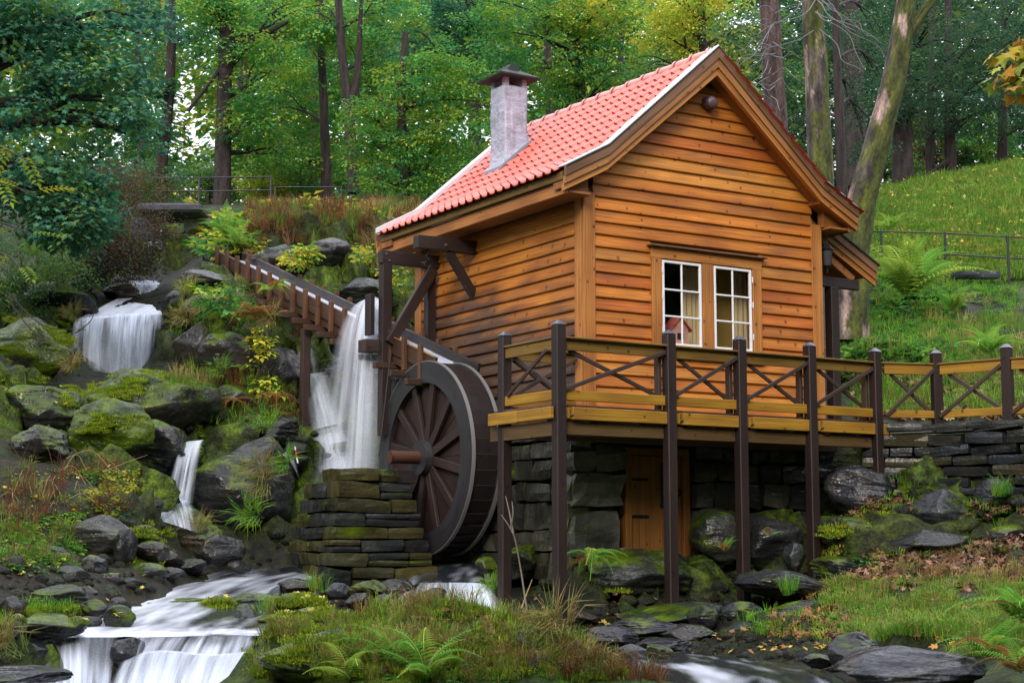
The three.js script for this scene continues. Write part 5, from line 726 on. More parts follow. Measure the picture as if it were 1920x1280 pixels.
function tree(label, trunk, r0, blobs, o = {}) {
  const base = at(...trunk[0]); const g = thing(o.name ?? 'tree', label, o.cat ?? 'tree', base, 0, o.group), T = trunk.map((p) => at(...p).sub(base)), s = r0 * trunk[0][2] / F;
  const tk = mk('trunk', tube(T, s * 1.15, s * (o.taper ?? 0.6), o.paint ? 90 : 18, o.paint ? 36 : 10, 0.25), o.bark ?? M.bark, g); if (o.paint) paint(tk.geometry, o.paint);
  const cv = new THREE.CatmullRomCurve3(T);
  for (const f of o.forks ?? []) { const P = f.map((p) => at(...p).sub(base)); const lb = mk('limb', tube(P, (f.r ?? 0.6) * s, 0.25 * s, o.paint ? 30 : 10, o.paint ? 18 : 7, 0.2), o.bark ?? M.bark, g); if (o.paint) paint(lb.geometry, o.paint); }
  let best = 0; for (const b of blobs) { const c = at(b[0], b[1], b[2]).sub(base); let bt = 0.3, bd = 1e9; for (let t = 0.25; t <= 1; t += 0.05) { const q = cv.getPoint(t), dd = Math.hypot(q.x - c.x, q.z - c.z) + Math.abs(q.y - c.y + 0.6) * 1.1 + (q.y > c.y ? 2 : 0); if (dd < bd) { bd = dd; bt = t; } } const a = cv.getPoint(bt), mid = a.clone().lerp(c, 0.5); mid.y += 0.15 * a.distanceTo(c) - 0.2; if (a.distanceTo(c) < 9 && o.limbs !== false) { mk('limb', tube([a, mid, c], s * 0.4, s * 0.08, 8, 6, 0.15), o.bark ?? M.bark, g); for (let k = 0; k < 3; k++) { const e = c.clone().add(v3(rr(-1, 1) * b[3], rr(-0.4, 0.8) * b[4], rr(-0.6, 0.6) * b[3]).multiplyScalar(b[2] / F)); mk('limb', tube([mid, mid.clone().lerp(e, 0.6).add(v3(0, 0.2, 0)), e], s * 0.2, s * 0.05, 6, 5), o.bark ?? M.bark, g); } } }
  if (blobs.length) inst('crown', pick(SPRAY[o.leaf ?? 'broad']), M.leaf, crownItems(blobs, PAL[o.pal ?? 'mid'], o.size ?? 1, base, o.gap ?? 0, o.dens ?? 1), g);
  return g;
}
const mossBark = (thr) => (p, n) => { const a = fbm(p.x * 1.6, p.y * 0.7, p.z * 1.6, 3), b = fbm(p.x * 6, p.y * 2.4, p.z * 6, 3); const m = sstep(-n.x * 0.35 + a * 1.2 + b * 0.7 + thr, -0.05, 0.25), f = sstep(fbm(p.x * 2.6 + 9, p.y * 0.9, p.z * 2.6, 3) + 0.3 * b, 0.17, 0.22); return mix3(mix3(mix3([0.07, 0.055, 0.045], [0.24, 0.2, 0.18], clamp(0.5 + 2 * b)), [0.5, 0.36, 0.3], f), mix3([0.07, 0.095, 0.015], [0.13, 0.15, 0.02], clamp(0.5 + 2.2 * b)), m * (1 - f)); };

// trees of the left bank and the wood behind the railing
tree('big blue green maple overhanging the left bank and the upper waterfall', [[-190, 560, 27], [-150, 300, 27], [-60, 60, 27], [60, -160, 27]], 40, [[40, 110, 27, 120, 120], [190, 180, 27, 120, 110], [30, 300, 26.5, 110, 110], [150, 310, 27, 80, 80], [230, 50, 27.5, 100, 80], [120, 415, 26.5, 70, 45], [60, 20, 27, 130, 80], [230, 240, 27, 60, 60], [150, 380, 27, 60, 60]], { pal: 'blue', leaf: 'maple', size: 0.95, gap: -0.02, dens: 1.7 });
tree('slim dark tree behind the railing left of the sky gap', [[300, 392, 46], [303, 300, 46], [318, 160, 46], [322, -60, 46]], 11, [[280, 330, 46.5, 50, 24], [300, 40, 46, 60, 30], [290, 170, 46, 24, 20], [285, 240, 46, 40, 22], [360, 60, 46.5, 24, 14]], { pal: 'blue', size: 1, dens: 0.8 });
tree('dark straight trunk with a long slanting branch right of the sky gap', [[415, 400, 45], [418, 250, 45], [422, 120, 45], [426, -60, 45]], 15, [[455, 60, 45, 100, 60], [500, 140, 45, 90, 60], [470, 230, 45, 60, 50], [510, 290, 46, 70, 50], [540, 60, 46, 80, 60], [400, 14, 45, 50, 24]], { pal: 'mid', size: 1.0, forks: [Object.assign([[424, 112, 45], [396, 150, 44.8], [352, 208, 44.6]], { r: 0.3 }), [[424, 130, 45], [470, 80, 45], [540, 40, 45]]], taper: 0.75 });
tree('stout dark stump of trunk close behind the straight trunk', [[448, 200, 50], [452, 170, 50], [455, 100, 50], [458, 0, 50]], 9, [[560, 150, 50, 80, 70], [600, 230, 50, 70, 60]], { pal: 'mid', size: 1.1 });
tree('slender brown tree left of the forked tree', [[612, 372, 47], [610, 300, 47], [606, 180, 47], [600, 40, 47], [598, -80, 47]], 9, [[560, 300, 47.5, 60, 50], [600, 110, 48, 80, 60], [540, 200, 48, 60, 60], [620, 20, 48, 90, 60]], { pal: 'mid', size: 1.0 });
tree('forked brown tree standing before the bright maple', [[662, 362, 44], [660, 300, 44], [654, 210, 44], [642, 110, 44], [632, -40, 44]], 10, [[640, 40, 45, 80, 50], [700, 120, 45.5, 60, 50], [720, 20, 45, 80, 50], [600, 40, 45, 50, 40]], { pal: 'mid', size: 0.95, forks: [Object.assign([[656, 205, 44], [668, 150, 44], [674, 80, 44], [678, -40, 44]], { r: 0.9 })], taper: 0.7 });
tree('bright green maple behind the chimney', [[762, 400, 42], [758, 300, 42], [752, 200, 42], [760, 60, 42]], 10, [[800, 170, 42, 95, 70], [850, 250, 42, 80, 70], [730, 290, 42, 80, 60], [860, 110, 42, 80, 50], [700, 220, 42, 50, 50], [820, 320, 42, 90, 60], [740, 360, 42, 80, 40], [900, 190, 43, 60, 60]], { pal: 'mid', size: 0.9, leaf: 'broad', dens: 1.15 });
tree('tall tree with yellowing top between chimney and roof ridge', [[1096, 400, 48], [1092, 240, 48], [1085, 120, 48], [1070, -60, 48]], 12, [[960, 60, 47, 110, 60], [1060, 90, 47, 90, 60], [1150, 50, 47, 80, 60], [1030, 190, 48, 70, 50], [1120, 160, 48, 80, 40], [1000, 10, 47, 120, 50], [1120, 20, 46.5, 80, 40, 'lime'], [1000, 130, 48, 70, 50], [1180, 130, 49, 60, 50]], { pal: 'mid', size: 0.95 });
tree('blue green tree above the chimney smoke', [[890, 300, 50], [888, 160, 50], [880, 40, 50], [876, -60, 50]], 12, [[820, 50, 50, 90, 60], [900, 40, 50, 90, 60], [760, 90, 50, 80, 60], [860, 0, 50, 120, 50], [930, 130, 50, 60, 50]], { pal: 'blue', size: 1.1 });
tree('yellow green tree behind the roof peak', [[1330, 330, 42], [1325, 200, 42], [1318, 80, 42], [1310, -80, 42]], 10, [[1255, 70, 42, 60, 55, 'lime'], [1300, 40, 42, 70, 50, 'lime'], [1230, 120, 43, 50, 40], [1340, 90, 43, 50, 50], [1280, 0, 42, 80, 40, 'lime'], [1390, 60, 43, 60, 60], [1370, 150, 43, 50, 40]], { pal: 'deep', size: 0.85 });
for (const [lab, u, v, d, r, pal, ru, rv] of [['leafy young tree behind the railing by the left shrub', 250, 350, 49, 5, 'blue', 80, 50], ['leafy yellow green sapling beyond the railing', 490, 350, 48, 4, 'lime', 45, 40], ['young green tree beyond the railing near the fern bank', 560, 355, 49, 5, 'deep', 60, 45], ['young tree between the forked tree and the maple', 705, 340, 50, 5, 'mid', 60, 50], ['low tree hidden behind the roof slope', 880, 340, 48, 5, 'mid', 90, 60], ['pale green bush tree right of the sky gap', 390, 345, 52, 4, 'deep', 40, 26]])
  tree(lab, [[u, v + 50, d], [u + 2, v, d], [u + 3, v - rv, d]], r, [[u, v - 20, d, ru, rv], [u + ru * 0.5, v + 10, d + 0.5, ru * 0.7, rv * 0.6]], { pal, size: 0.9 });
for (const [lab, u, v, d, r] of [['thin dark trunk at the left end of the railing behind the culvert', 262, 380, 52, 6], ['thin dark trunk midway between the straight trunk and the slender brown tree', 520, 378, 55, 6], ['pair partner trunk close left of the slender brown tree', 586, 374, 54, 7], ['thin dark trunk right of the forked brown tree', 716, 372, 53, 6], ['slim trunk seen between the maple and the chimney', 884, 380, 56, 7], ['slim trunk standing just right of the chimney', 1030, 380, 54, 8], ['slim trunk behind the middle of the roof ridge', 1168, 380, 55, 7]])
  tree(lab, [[u, v, d], [u + 3, v - 130, d], [u - 4, v - 270, d], [u + 5, -70, d]], r, [[u - 20, 20, d, 50, 40], [u + 30, 110, d + 1, 40, 30]], { pal: 'deep', size: 1, taper: 0.75 });
// right hand wood
tree('brown trunk with pale dead twigs behind the right roof slope', [[1462, 420, 33], [1458, 250, 33], [1448, 100, 33], [1440, -80, 33]], 21, [[1400, 30, 35, 60, 50], [1490, 160, 36, 40, 40]], { pal: 'deep', size: 0.9, taper: 0.85, bark: S({ color: rgb(0.13, 0.085, 0.075), map: barkMap, bumpMap: barkBump, bumpScale: 0.04, roughness: 0.9 }), limbs: false });
tree('thick upright mossy trunk right of the roof peak', [[1545, 520, 31], [1540, 330, 31], [1532, 160, 31], [1520, -90, 31]], 23, [], { bark: M.barkV, paint: mossBark(0.2), taper: 0.85 });
tree('leaning mossy trunk with peeling bark behind the porch', [[1598, 640, 30], [1602, 500, 30], [1616, 380, 30], [1645, 270, 30], [1680, 130, 30], [1712, -90, 30]], 28, [], { bark: M.barkV, paint: mossBark(0.34), taper: 0.62, forks: [Object.assign([[1690, 90, 30], [1740, 10, 30], [1800, -60, 30]], { r: 0.45 })] });
tree('thin dark trunk between the two mossy trunks', [[1582, 400, 38], [1576, 250, 38], [1570, 100, 38], [1566, -60, 38]], 10, [[1560, 60, 40, 50, 60], [1590, 180, 41, 50, 60], [1500, 260, 42, 50, 60], [1640, 60, 42, 60, 60], [1620, 260, 43, 50, 50], [1490, 60, 42, 60, 50], [1660, 170, 43, 40, 50]], { pal: 'fir', leaf: 'fine', size: 0.9 });
tree('broad shadowed trunk behind the leaning trunk', [[1606, 352, 52], [1604, 250, 52], [1600, 100, 52], [1598, -60, 52]], 22, [[1620, 100, 53, 70, 60], [1580, 20, 53, 80, 60]], { pal: 'fir', leaf: 'fir', size: 1.1 });
tree('wide dark trunk at the top edge of the lawn', [[1693, 346, 58], [1693, 280, 58], [1692, 150, 58], [1690, -40, 58]], 19, [[1700, 110, 56, 80, 60], [1740, 60, 56, 80, 60], [1660, 200, 57, 50, 50], [1720, 190, 57, 70, 40], [1690, 20, 56, 80, 60]], { pal: 'fir', leaf: 'fir', size: 1.2, dens: 1.2 });
tree('slim dark trunk right of the wide one on the lawn edge', [[1744, 336, 60], [1745, 270, 60], [1747, 120, 60], [1748, -40, 60]], 8, [[1770, 170, 59, 70, 50], [1800, 90, 58, 80, 60], [1760, 230, 60, 50, 30]], { pal: 'fir', leaf: 'fir', size: 1.2, dens: 1.2 });
tree('second slim dark trunk with a low slanting bough', [[1783, 326, 60], [1782, 260, 60], [1780, 120, 60], [1778, -40, 60]], 10, [[1840, 150, 58, 80, 60], [1860, 60, 58, 90, 60], [1820, 220, 60, 70, 30], [1900, 200, 59, 60, 40]], { pal: 'fir', leaf: 'fir', size: 1.2, dens: 1.2, forks: [[[1780, 300, 60], [1755, 318, 59.5], [1735, 332, 59]]] });
tree('dark trunk half hidden by foliage at the right of the lawn', [[1880, 304, 61], [1881, 240, 61], [1884, 100, 61], [1886, -40, 61]], 9, [[1920, 120, 60, 80, 70], [1950, 40, 60, 80, 70], [1900, 10, 60, 100, 60], [1960, 220, 60, 60, 50]], { pal: 'fir', leaf: 'fir', size: 1.2 });
for (const [lab, u, v, d, pal] of [['green gold bush at the edge of the wood behind the lawn', 1725, 262, 66, 'olive'], ['leafy bush at the wood edge between the slim trunks', 1765, 280, 67, 'deep'], ['pale green bush beyond the right end of the lawn', 1840, 255, 66, 'mid'], ['bushy sapling behind the wide dark trunk', 1660, 290, 64, 'deep']])
  tree(lab, [[u, v + 60, d], [u, v + 10, d], [u + 2, v - 30, d]], 3, [[u, v, d, 55, 45], [u + 30, v + 30, d, 40, 25]], { pal, size: 1, name: 'bush', cat: 'bush' });
// the wood far behind, one mass
{
  const it = [], base = at(960, 300, 90);
  for (let i = 0; i < 6600; i++) { const u = rr(-160, 2080), v = rr(-70, 400), d = rr(66, 100); const hole = Math.hypot((u - 350) / 42, (v - 200) / 95), hole2 = Math.hypot((u - 370) / 30, (v - 60) / 40); if (Math.min(hole, hole2) < 1 + 0.35 * fbm(u * 0.02, v * 0.02, 3, 3)) continue; if (u > 1650 && v > 330) continue;
    if (fbm(u * 0.012, v * 0.014, 7, 4) < -0.16) continue; const p = at(u, v, d); it.push([p.x - base.x, p.y - base.y, p.z - base.z, rr(0.9, 1.6), rnd() * 6.28, rr(-0.5, 0.5), rr(-0.5, 0.5), ...shadeOf(pick(u > 1400 ? (rnd() < 0.75 ? PAL.fir : PAL.deep) : u > 1150 ? PAL.lime : rnd() < 0.5 ? PAL.mid : rnd() < 0.3 ? PAL.lime : PAL.deep), 0.6, 1.2)]); }
  const g = new THREE.Group(); g.name = 'far_wood'; g.position.copy(base); g.userData.kind = 'stuff'; g.userData.label = 'far wood seen through the nearer trees'; scene.add(g); inst('foliage', SPRAY.big[0], M.leaf, it, g);
}
// bare pale twigs, branches coming in at the frame edges
{
  const b = at(1445, 150, 32.4), t = thing('dead_branches', 'pale bare twisted twigs on the brown trunk right of the roof peak', 'branches', b);
  const tw = (pts, r) => mk('twig', tube(pts.map((p) => at(...p).sub(b)), r, r * 0.3, 12, 5), M.twig, t);
  for (let i = 0; i < 26; i++) { const u = 1448 + rr(-8, 8), v = rr(20, 190), s = rnd() < 0.6 ? -1 : 1, L = rr(35, 110), pts = [[u, v, 32.5]]; let x = u, y = v, d = 32.4; for (let k = 0; k < 4; k++) { x += s * L * rr(0.12, 0.35); y += rr(-18, 26); d += rr(-0.4, 0.15); pts.push([x, y, d]); } tw(pts, rr(0.007, 0.014)); }
  const t2 = thing('dead_branches', 'pale bare twigs crossing the upright mossy trunk', 'branches', b);
  for (let i = 0; i < 10; i++) { const u = 1535 + rr(-10, 10), v = rr(-20, 60), s = rnd() < 0.5 ? -1 : 1, pts = [[u, v, 30.6]]; let x = u, y = v; for (let k = 0; k < 5; k++) { x += s * rr(8, 34); y += rr(4, 34); pts.push([x, y, 30.4 - k * 0.1]); } mk('twig', tube(pts.map((p) => at(...p).sub(b)), rr(0.008, 0.014), 0.004, 14, 5), M.twig, t2); }
}
function leafyBranch(label, paths, leaf, pal, size, name, step = 0.3) {
  const b = at(...paths[0][0]), g = thing(name ?? 'leafy_branch', label, 'branch', b), it = [];
  for (const path of paths) { const pts = path.map((p) => at(...p).sub(b)); mk('twig', tube(pts, 0.012, 0.004, 14, 5), M.twigDark, g); const cv = new THREE.CatmullRomCurve3(pts), L = cv.getLength(); const n = Math.round(L / (size * step)); for (let i = 1; i <= n; i++) { const p = cv.getPoint(i / n), s = pick(pal); it.push([p.x + rr(-0.04, 0.04), p.y + rr(-0.05, 0.05), p.z + rr(-0.05, 0.05), size * rr(0.8, 1.2), rnd() * 6.28, rr(-0.4, 0.4), rr(-0.4, 0.4), ...shadeOf(s)]); } }
  const gs = pick(leaf); for (const t of it) { const m = mk('leaves', gs, leafMat(t[7], t[8], t[9]), g); m.position.set(t[0], t[1], t[2]); m.scale.setScalar(t[3]); m.rotation.set(t[5], t[4], t[6]); }
  return g;
}
const pinnate = [0, 1, 2].map(() => { const T = []; for (let i = 1; i <= 6; i++) for (const s of [-1, 1]) leafTris(T, v3(i * 0.05, -i * i * 0.0022, 0), v3(0.45, -0.2, s).normalize(), v3(0, 1, 0), 0.085, 0.42); leafTris(T, v3(0.32, -0.09, 0), v3(1, -0.5, 0).normalize(), v3(0, 1, 0), 0.09, 0.42); return fromTris(T); });
leafyBranch('yellow green feathery leaved branch reaching in at the left edge', [[[-60, 250, 14], [0, 275, 14], [50, 300, 13.9]], [[-60, 190, 14], [10, 182, 14]], [[-50, 330, 14.1], [10, 345, 14], [70, 365, 13.8]], [[-60, 400, 14], [10, 420, 14], [60, 440, 13.9]], [[-60, 470, 14], [10, 478, 14], [36, 500, 13.8]]], pinnate, [[0.34, 0.4, 0.03], [0.24, 0.36, 0.03], [0.42, 0.42, 0.04]], 0.85);
const mapleLeaf = [0, 1].map(() => sprayGeo(3, 0.12, 0.12, { lobes: true, hang: 0.7, w: 1 }));
leafyBranch('yellow maple branch hanging in at the right edge', [[[1990, 40, 16], [1930, 70, 16], [1880, 100, 16]], [[1980, 100, 16], [1920, 120, 16], [1860, 150, 15.9]], [[1970, 60, 16], [1925, 130, 15.9], [1905, 165, 15.9]]], mapleLeaf, [[0.45, 0.34, 0.03], [0.35, 0.36, 0.04], [0.5, 0.25, 0.03], [0.2, 0.28, 0.04]], 1.15, 'leafy_branch', 0.07);

// shrubs
function shrub(label, blobs, pal, leaf, size, o = {}) { const [u, v, d] = blobs[0], base = at(u, v + blobs[0][4], d), g = thing(o.name ?? 'shrub', label, o.cat ?? 'shrub', base), c = at(u, v, d).sub(base); for (let k = 0; k < 5; k++) mk('stem', tube([v3(rr(-0.2, 0.2), -0.2, rr(-0.2, 0.2)), c.clone().multiplyScalar(0.5).add(v3(rr(-0.4, 0.4), 0, 0)), c.clone().add(v3(rr(-1, 1) * blobs[0][3] * d / F * 0.7, rr(0, 0.4), 0))], Math.min(0.03, blobs[0][3] * d / F * 0.02), 0.003, 6, 5), M.twigDark, g); inst('foliage', pick(SPRAY[leaf]), M.leaf, crownItems(blobs, PAL[pal], size, base, o.gap ?? -0.05, o.dens ?? 1), g); return g; }
shrub('rust brown heathery shrub drooping over the rocks left of the culvert', [[235, 430, 32, 90, 60], [180, 400, 32, 70, 60], [150, 470, 31.5, 70, 40], [230, 480, 31.8, 80, 30], [200, 345, 33, 60, 40]], 'rust', 'heath', 0.95, { dens: 1.8, gap: -0.1 });
shrub('dark green shrub below the big maple at the left edge', [[40, 470, 30, 80, 60], [110, 500, 30.5, 60, 36], [20, 540, 29.5, 60, 40]], 'deep', 'heath', 1.0, { dens: 0.8 });
shrub('grey green bush in front of the railing left of the culvert', [[270, 345, 37, 60, 34]], 'olive', 'heath', 1.1, { dens: 0.8 });
shrub('light green bush on top of the outcrop', [[560, 388, 37, 40, 16], [520, 400, 36.5, 30, 14]], 'lime', 'cover', 1.6, { dens: 0.7 });
shrub('yellow leaved sapling growing beside the flume', [[560, 485, 29.5, 26, 18], [575, 470, 29.5, 14, 10]], 'lime', 'cover', 1.0, { dens: 0.6 });
shrub('leafy green plants below the head of the flume', [[440, 560, 27.8, 40, 30], [400, 560, 28, 34, 26]], 'mid', 'cover', 1.0, { dens: 0.45 });
shrub('trailing yellow leaved plant on the rocks under the flume', [[490, 640, 27.6, 16, 40], [480, 690, 27.5, 22, 30], [500, 720, 27.4, 26, 24]], 'lime', 'cover', 0.9, { dens: 0.35 });
shrub('small plant with pale leaves on the brown outcrop', [[678, 475, 31.2, 16, 14], [730, 520, 30.8, 30, 26]], 'lime', 'cover', 0.9, { dens: 0.4 });
shrub('yellow leaved weed on the left bank above the block stones', [[230, 905, 22, 40, 24], [180, 930, 22, 40, 20]], 'yellow', 'cover', 0.45, { dens: 0.5 });

// ---------- ferns ----------
function frondGeo(L, arch) {
  const T = [], n = 19, P = (t) => v3(L * t * (1 - 0.12 * t), L * (0.75 * arch * t - arch * 1.05 * t * t), 0);
  for (let i = 0; i < n; i++) { const t = (i + 1) / (n + 1), p = P(t), w = L * 0.23 * Math.min(1, 0.35 + t * 3) * Math.pow(1 - t, 0.85) + 0.012 * L, tg = P(t + 0.02).sub(p).normalize(), up = v3(0, 0, 1).cross(tg); for (const s of [-1, 1]) leafTris(T, p, v3(tg.x * 0.35, tg.y * 0.35 - 0.18, s).normalize(), up, w, 0.17); }
  for (let i = 0; i < 8; i++) { const a = P(i / 8), b = P((i + 1) / 8), q = 0.006 * L; T.push([a.x, a.y, -q], [b.x, b.y, -q], [b.x, b.y, q], [a.x, a.y, -q], [b.x, b.y, q], [a.x, a.y, q]); }
  return fromTris(T);
}
const FR = [0, 1, 2, 3].map((i) => frondGeo(1, [0.7, 0.9, 0.55, 1.0][i]));
function fern(u, v, d, sz, n, label, tone = 0, o = {}) {
  const p = at(u, v, d); if (o.ground) p.y = H(p.x, -p.z) - 0.02; const g = thing('fern', label, 'fern', p);
  for (let i = 0; i < n; i++) { const m = mk('frond', pick(FR), M.fern[rnd() < (o.dry ?? 0.12) ? 2 : rnd() < tone ? 1 : 0], g), s = sz * rr(0.7, 1.1); m.scale.setScalar(s); m.rotation.set(rr(-0.25, 0.25), o.spread ? rr(o.spread[0], o.spread[1]) : (i / n) * 6.283 + rr(-0.3, 0.3), rr(0.3, 1.05) - (o.hang ?? 0), 'YZX'); }
  return g;
}
fern(1705, 556, 32.8, 2.1, 24, 'big green fern on the slope behind the railing post', 0.4, { dry: 0.02 }); fern(1790, 585, 33, 0.9, 14, 'fern right of the big green fern', 0.5); fern(1855, 664, 28.5, 1.0, 16, 'fern behind the fence near the right edge', 0.4, { dry: 0.03 }); fern(1670, 432, 38, 0.9, 12, 'fern beside the leaning mossy trunk at the iron railing', 0.4);
fern(1915, 1165, 15, 0.75, 15, 'fern at the right edge above the grass', 0.3); fern(1860, 1235, 13.2, 0.6, 14, 'low fern behind the big layered rock', 0.5); fern(1915, 1262, 12.4, 0.55, 12, 'browning fern in the bottom right corner', 0.8, { dry: 0.45 });
fern(730, 1256, 12.3, 0.62, 11, 'small fern in front of the grassy mound', 0.5, { dry: 0 }); fern(800, 1275, 12.1, 0.6, 11, 'second small fern low on the grassy mound', 0.3, { dry: 0.05 }); fern(655, 1275, 12.2, 0.55, 9, 'pale fern at the foot of the mossy rock', 0.9);
fern(1110, 1042, 21.0, 0.62, 13, 'hanging green and brown fern beside the corner deck post', 0.4, { hang: 0.75, dry: 0.4 }); fern(1360, 1035, 21.8, 0.35, 8, 'small fern at the dark boulder by the cellar door', 0.3); fern(1442, 1005, 22, 0.3, 3, 'single fern tuft under the deck', 0.2, { hang: 0.4 });
fern(445, 468, 32, 0.9, 12, 'feathery fern on the bank right of the culvert', 0.6); fern(425, 440, 33, 0.9, 12, 'fern at the top of the bank beside the culvert', 0.5); fern(505, 545, 27.9, 0.6, 10, 'fern hanging below the flume', 0.6, { hang: 0.5 }); fern(470, 590, 27.6, 0.7, 11, 'rust brown dead fern under the flume', 0, { dry: 1, hang: 0.7 }); fern(440, 750, 27, 0.5, 10, 'dead brown fern drooping on the wet rocks', 0, { dry: 1, hang: 0.8 }); fern(515, 740, 27, 0.55, 10, 'rust coloured dead fern left of the flume leg', 0, { dry: 1, hang: 0.8 });
fern(60, 480, 28.5, 0.7, 8, 'fern in the shade at the left edge', 0.1);

// ---------- grass, leaf litter, ground plants ----------
const bladeGeo = (n, h, sp, w) => { const T = []; for (let i = 0; i < n; i++) { const a = rnd() * 6.283, l = h * rr(0.6, 1.15), r = sp * Math.sqrt(rnd()), o = v3(Math.cos(a) * r, 0, Math.sin(a) * r), b = a + rr(-0.8, 0.8), lean = rr(0.2, 0.95) * l, D = v3(Math.cos(b), 0, Math.sin(b)), S0 = v3(-D.z, 0, D.x).multiplyScalar(w * rr(0.7, 1.2)), m = o.clone().addScaledVector(D, lean * 0.35).setY(l * 0.62), t = o.clone().addScaledVector(D, lean).setY(l * rr(0.55, 0.95)); const A = o.clone().sub(S0), B2 = o.clone().add(S0), C = m.clone().sub(S0.clone().multiplyScalar(0.7)), E = m.clone().add(S0.clone().multiplyScalar(0.7)); T.push(A.toArray(), B2.toArray(), E.toArray(), A.toArray(), E.toArray(), C.toArray(), C.toArray(), E.toArray(), t.toArray()); } return fromTris(T); };
const TUFT = { short: bladeGeo(18, 0.13, 0.1, 0.004), long: bladeGeo(24, 0.34, 0.09, 0.005), lawn: bladeGeo(22, 0.16, 0.2, 0.009), moss: bladeGeo(26, 0.035, 0.07, 0.006) };
function hit(u, v, rocks = true) {   // where the line of sight through (u, v) first meets ground or boulder
  const r = ray(u, v); let best = null; for (let d = 9; d < 80; d += d < 34 ? 0.1 : 0.4) { const k = d / -r.z, x = r.x * k, y = EYE + r.y * k; if (y < H(x, d)) { best = [d, x, H(x, d), -1]; break; } }
  if (rocks) for (const [cx, cy, cz, hx, hy, hz, moss] of ROCKS) { const o = [(0 - cx) / hx, (EYE - cy) / hy, (0 - cz) / hz], q = [r.x / hx, r.y / hy, r.z / hz], a = q[0] ** 2 + q[1] ** 2 + q[2] ** 2, b = o[0] * q[0] + o[1] * q[1] + o[2] * q[2], c = o[0] ** 2 + o[1] ** 2 + o[2] ** 2 - 0.88, D = b * b - a * c; if (D > 0) { const t = (-b - Math.sqrt(D)) / a, d = -r.z * t; if (!best || d < best[0]) best = [d, r.x * t, EYE + r.y * t, moss, (EYE + r.y * t - cy) / hy]; } }
  return best;
}
const GRASS = { green: [[0.15, 0.38, 0.03], [0.25, 0.44, 0.035], [0.11, 0.3, 0.035]], straw: [[0.36, 0.3, 0.1], [0.26, 0.25, 0.07], [0.18, 0.24, 0.05], [0.26, 0.19, 0.07]], rust: [[0.2, 0.07, 0.03], [0.15, 0.06, 0.03], [0.26, 0.13, 0.055]], moss: [[0.26, 0.36, 0.02], [0.17, 0.28, 0.02], [0.36, 0.42, 0.03]], leafy: [[0.08, 0.28, 0.05], [0.12, 0.36, 0.06], [0.06, 0.2, 0.05]], lawn: [[0.14, 0.3, 0.04], [0.2, 0.34, 0.045], [0.1, 0.24, 0.04], [0.28, 0.3, 0.06]] };
function strew(name, label, kind, geo, mat, areas, o = {}) {
  const it = []; for (const [u0, v0, u1, v1, n, pal, s = 1, rocks = 0] of areas) for (let i = 0; i < n; i++) { const u = rr(u0, u1), v = rr(v0, v1); if (fbm(u * 0.02, v * 0.02, 5, 3) < (o.thr ?? -0.14)) continue; const h = hit(u, v, true); if (!h || h[0] > 78) continue; if (h[3] >= 0 && !(rocks && h[3] > 0.5 && h[4] > 0.0)) continue; if (h[3] < 0 && kindAt(h[1], h[0], 3) > 0.62 && !o.bed) continue; it.push([h[1], h[2] + (o.up ?? -0.012), -h[0], s * rr(0.7, 1.3), rnd() * 6.28, rr(-0.25, 0.25) * (o.tilt ?? 1), rr(-0.25, 0.25) * (o.tilt ?? 1), ...shadeOf(pick(pal))]); }
  const g = new THREE.Group(); g.name = numbered(name); g.userData.kind = 'stuff'; g.userData.label = label; scene.add(g); inst(kind, geo, mat, it, g); return it.length;
}
const G = GRASS;
strew('grass', 'green grass blades on the banks and the mound', 'blades', TUFT.short, M.blade, [[600, 1115, 1130, 1280, 4200, [...G.green, ...G.moss, G.straw[2], G.straw[3]], 0.55], [1560, 1095, 1920, 1230, 1900, [...G.green, G.straw[2], G.straw[0], G.lawn[3]], 1.05], [0, 990, 140, 1060, 200, [...G.green, ...G.straw], 0.9], [1600, 540, 1920, 780, 1500, [...G.green, G.straw[2], G.straw[1], G.lawn[2]], 1.5], [320, 560, 540, 800, 700, G.green, 1.4, 1], [0, 1130, 130, 1180, 120, G.green, 0.9], [1400, 1080, 1600, 1200, 160, G.green, 1.1], [1660, 900, 1920, 1060, 130, G.green, 1.0]], {});
strew('long_grass', 'long straw coloured grass hanging over banks and mound', 'blades', TUFT.long, M.blade, [[600, 1130, 1160, 1280, 430, [...G.straw, G.green[1], G.rust[2]], 0.6], [0, 880, 250, 1010, 80, [G.straw[2], G.straw[3], G.rust[0], G.rust[1]], 0.8], [330, 530, 540, 760, 330, G.straw, 0.9, 1], [400, 560, 560, 800, 260, G.rust, 0.95, 1], [460, 385, 790, 440, 420, [...G.rust, G.rust[1], G.straw[2], G.green[2]], 1.0, 1], [460, 420, 760, 520, 240, [...G.rust, G.green[2]], 0.9, 1], [700, 390, 790, 520, 200, G.straw, 1.2], [1740, 600, 1920, 760, 60, G.straw, 1.1], [1640, 1050, 1920, 1110, 60, [...G.straw, G.rust[2]], 0.7], [1060, 1215, 1250, 1280, 200, [...G.rust, G.straw[2]], 0.55], [480, 1180, 640, 1280, 60, G.straw, 0.6, 1], [300, 640, 420, 800, 120, G.straw, 1, 1]], {});
strew('lawn_grass', 'mown grass of the lawn on the hillside', 'blades', TUFT.lawn, M.blade, [[1620, 300, 1920, 445, 5200, G.lawn, 1.4], [1640, 440, 1920, 530, 1600, G.lawn, 1.4]], { thr: -1 });
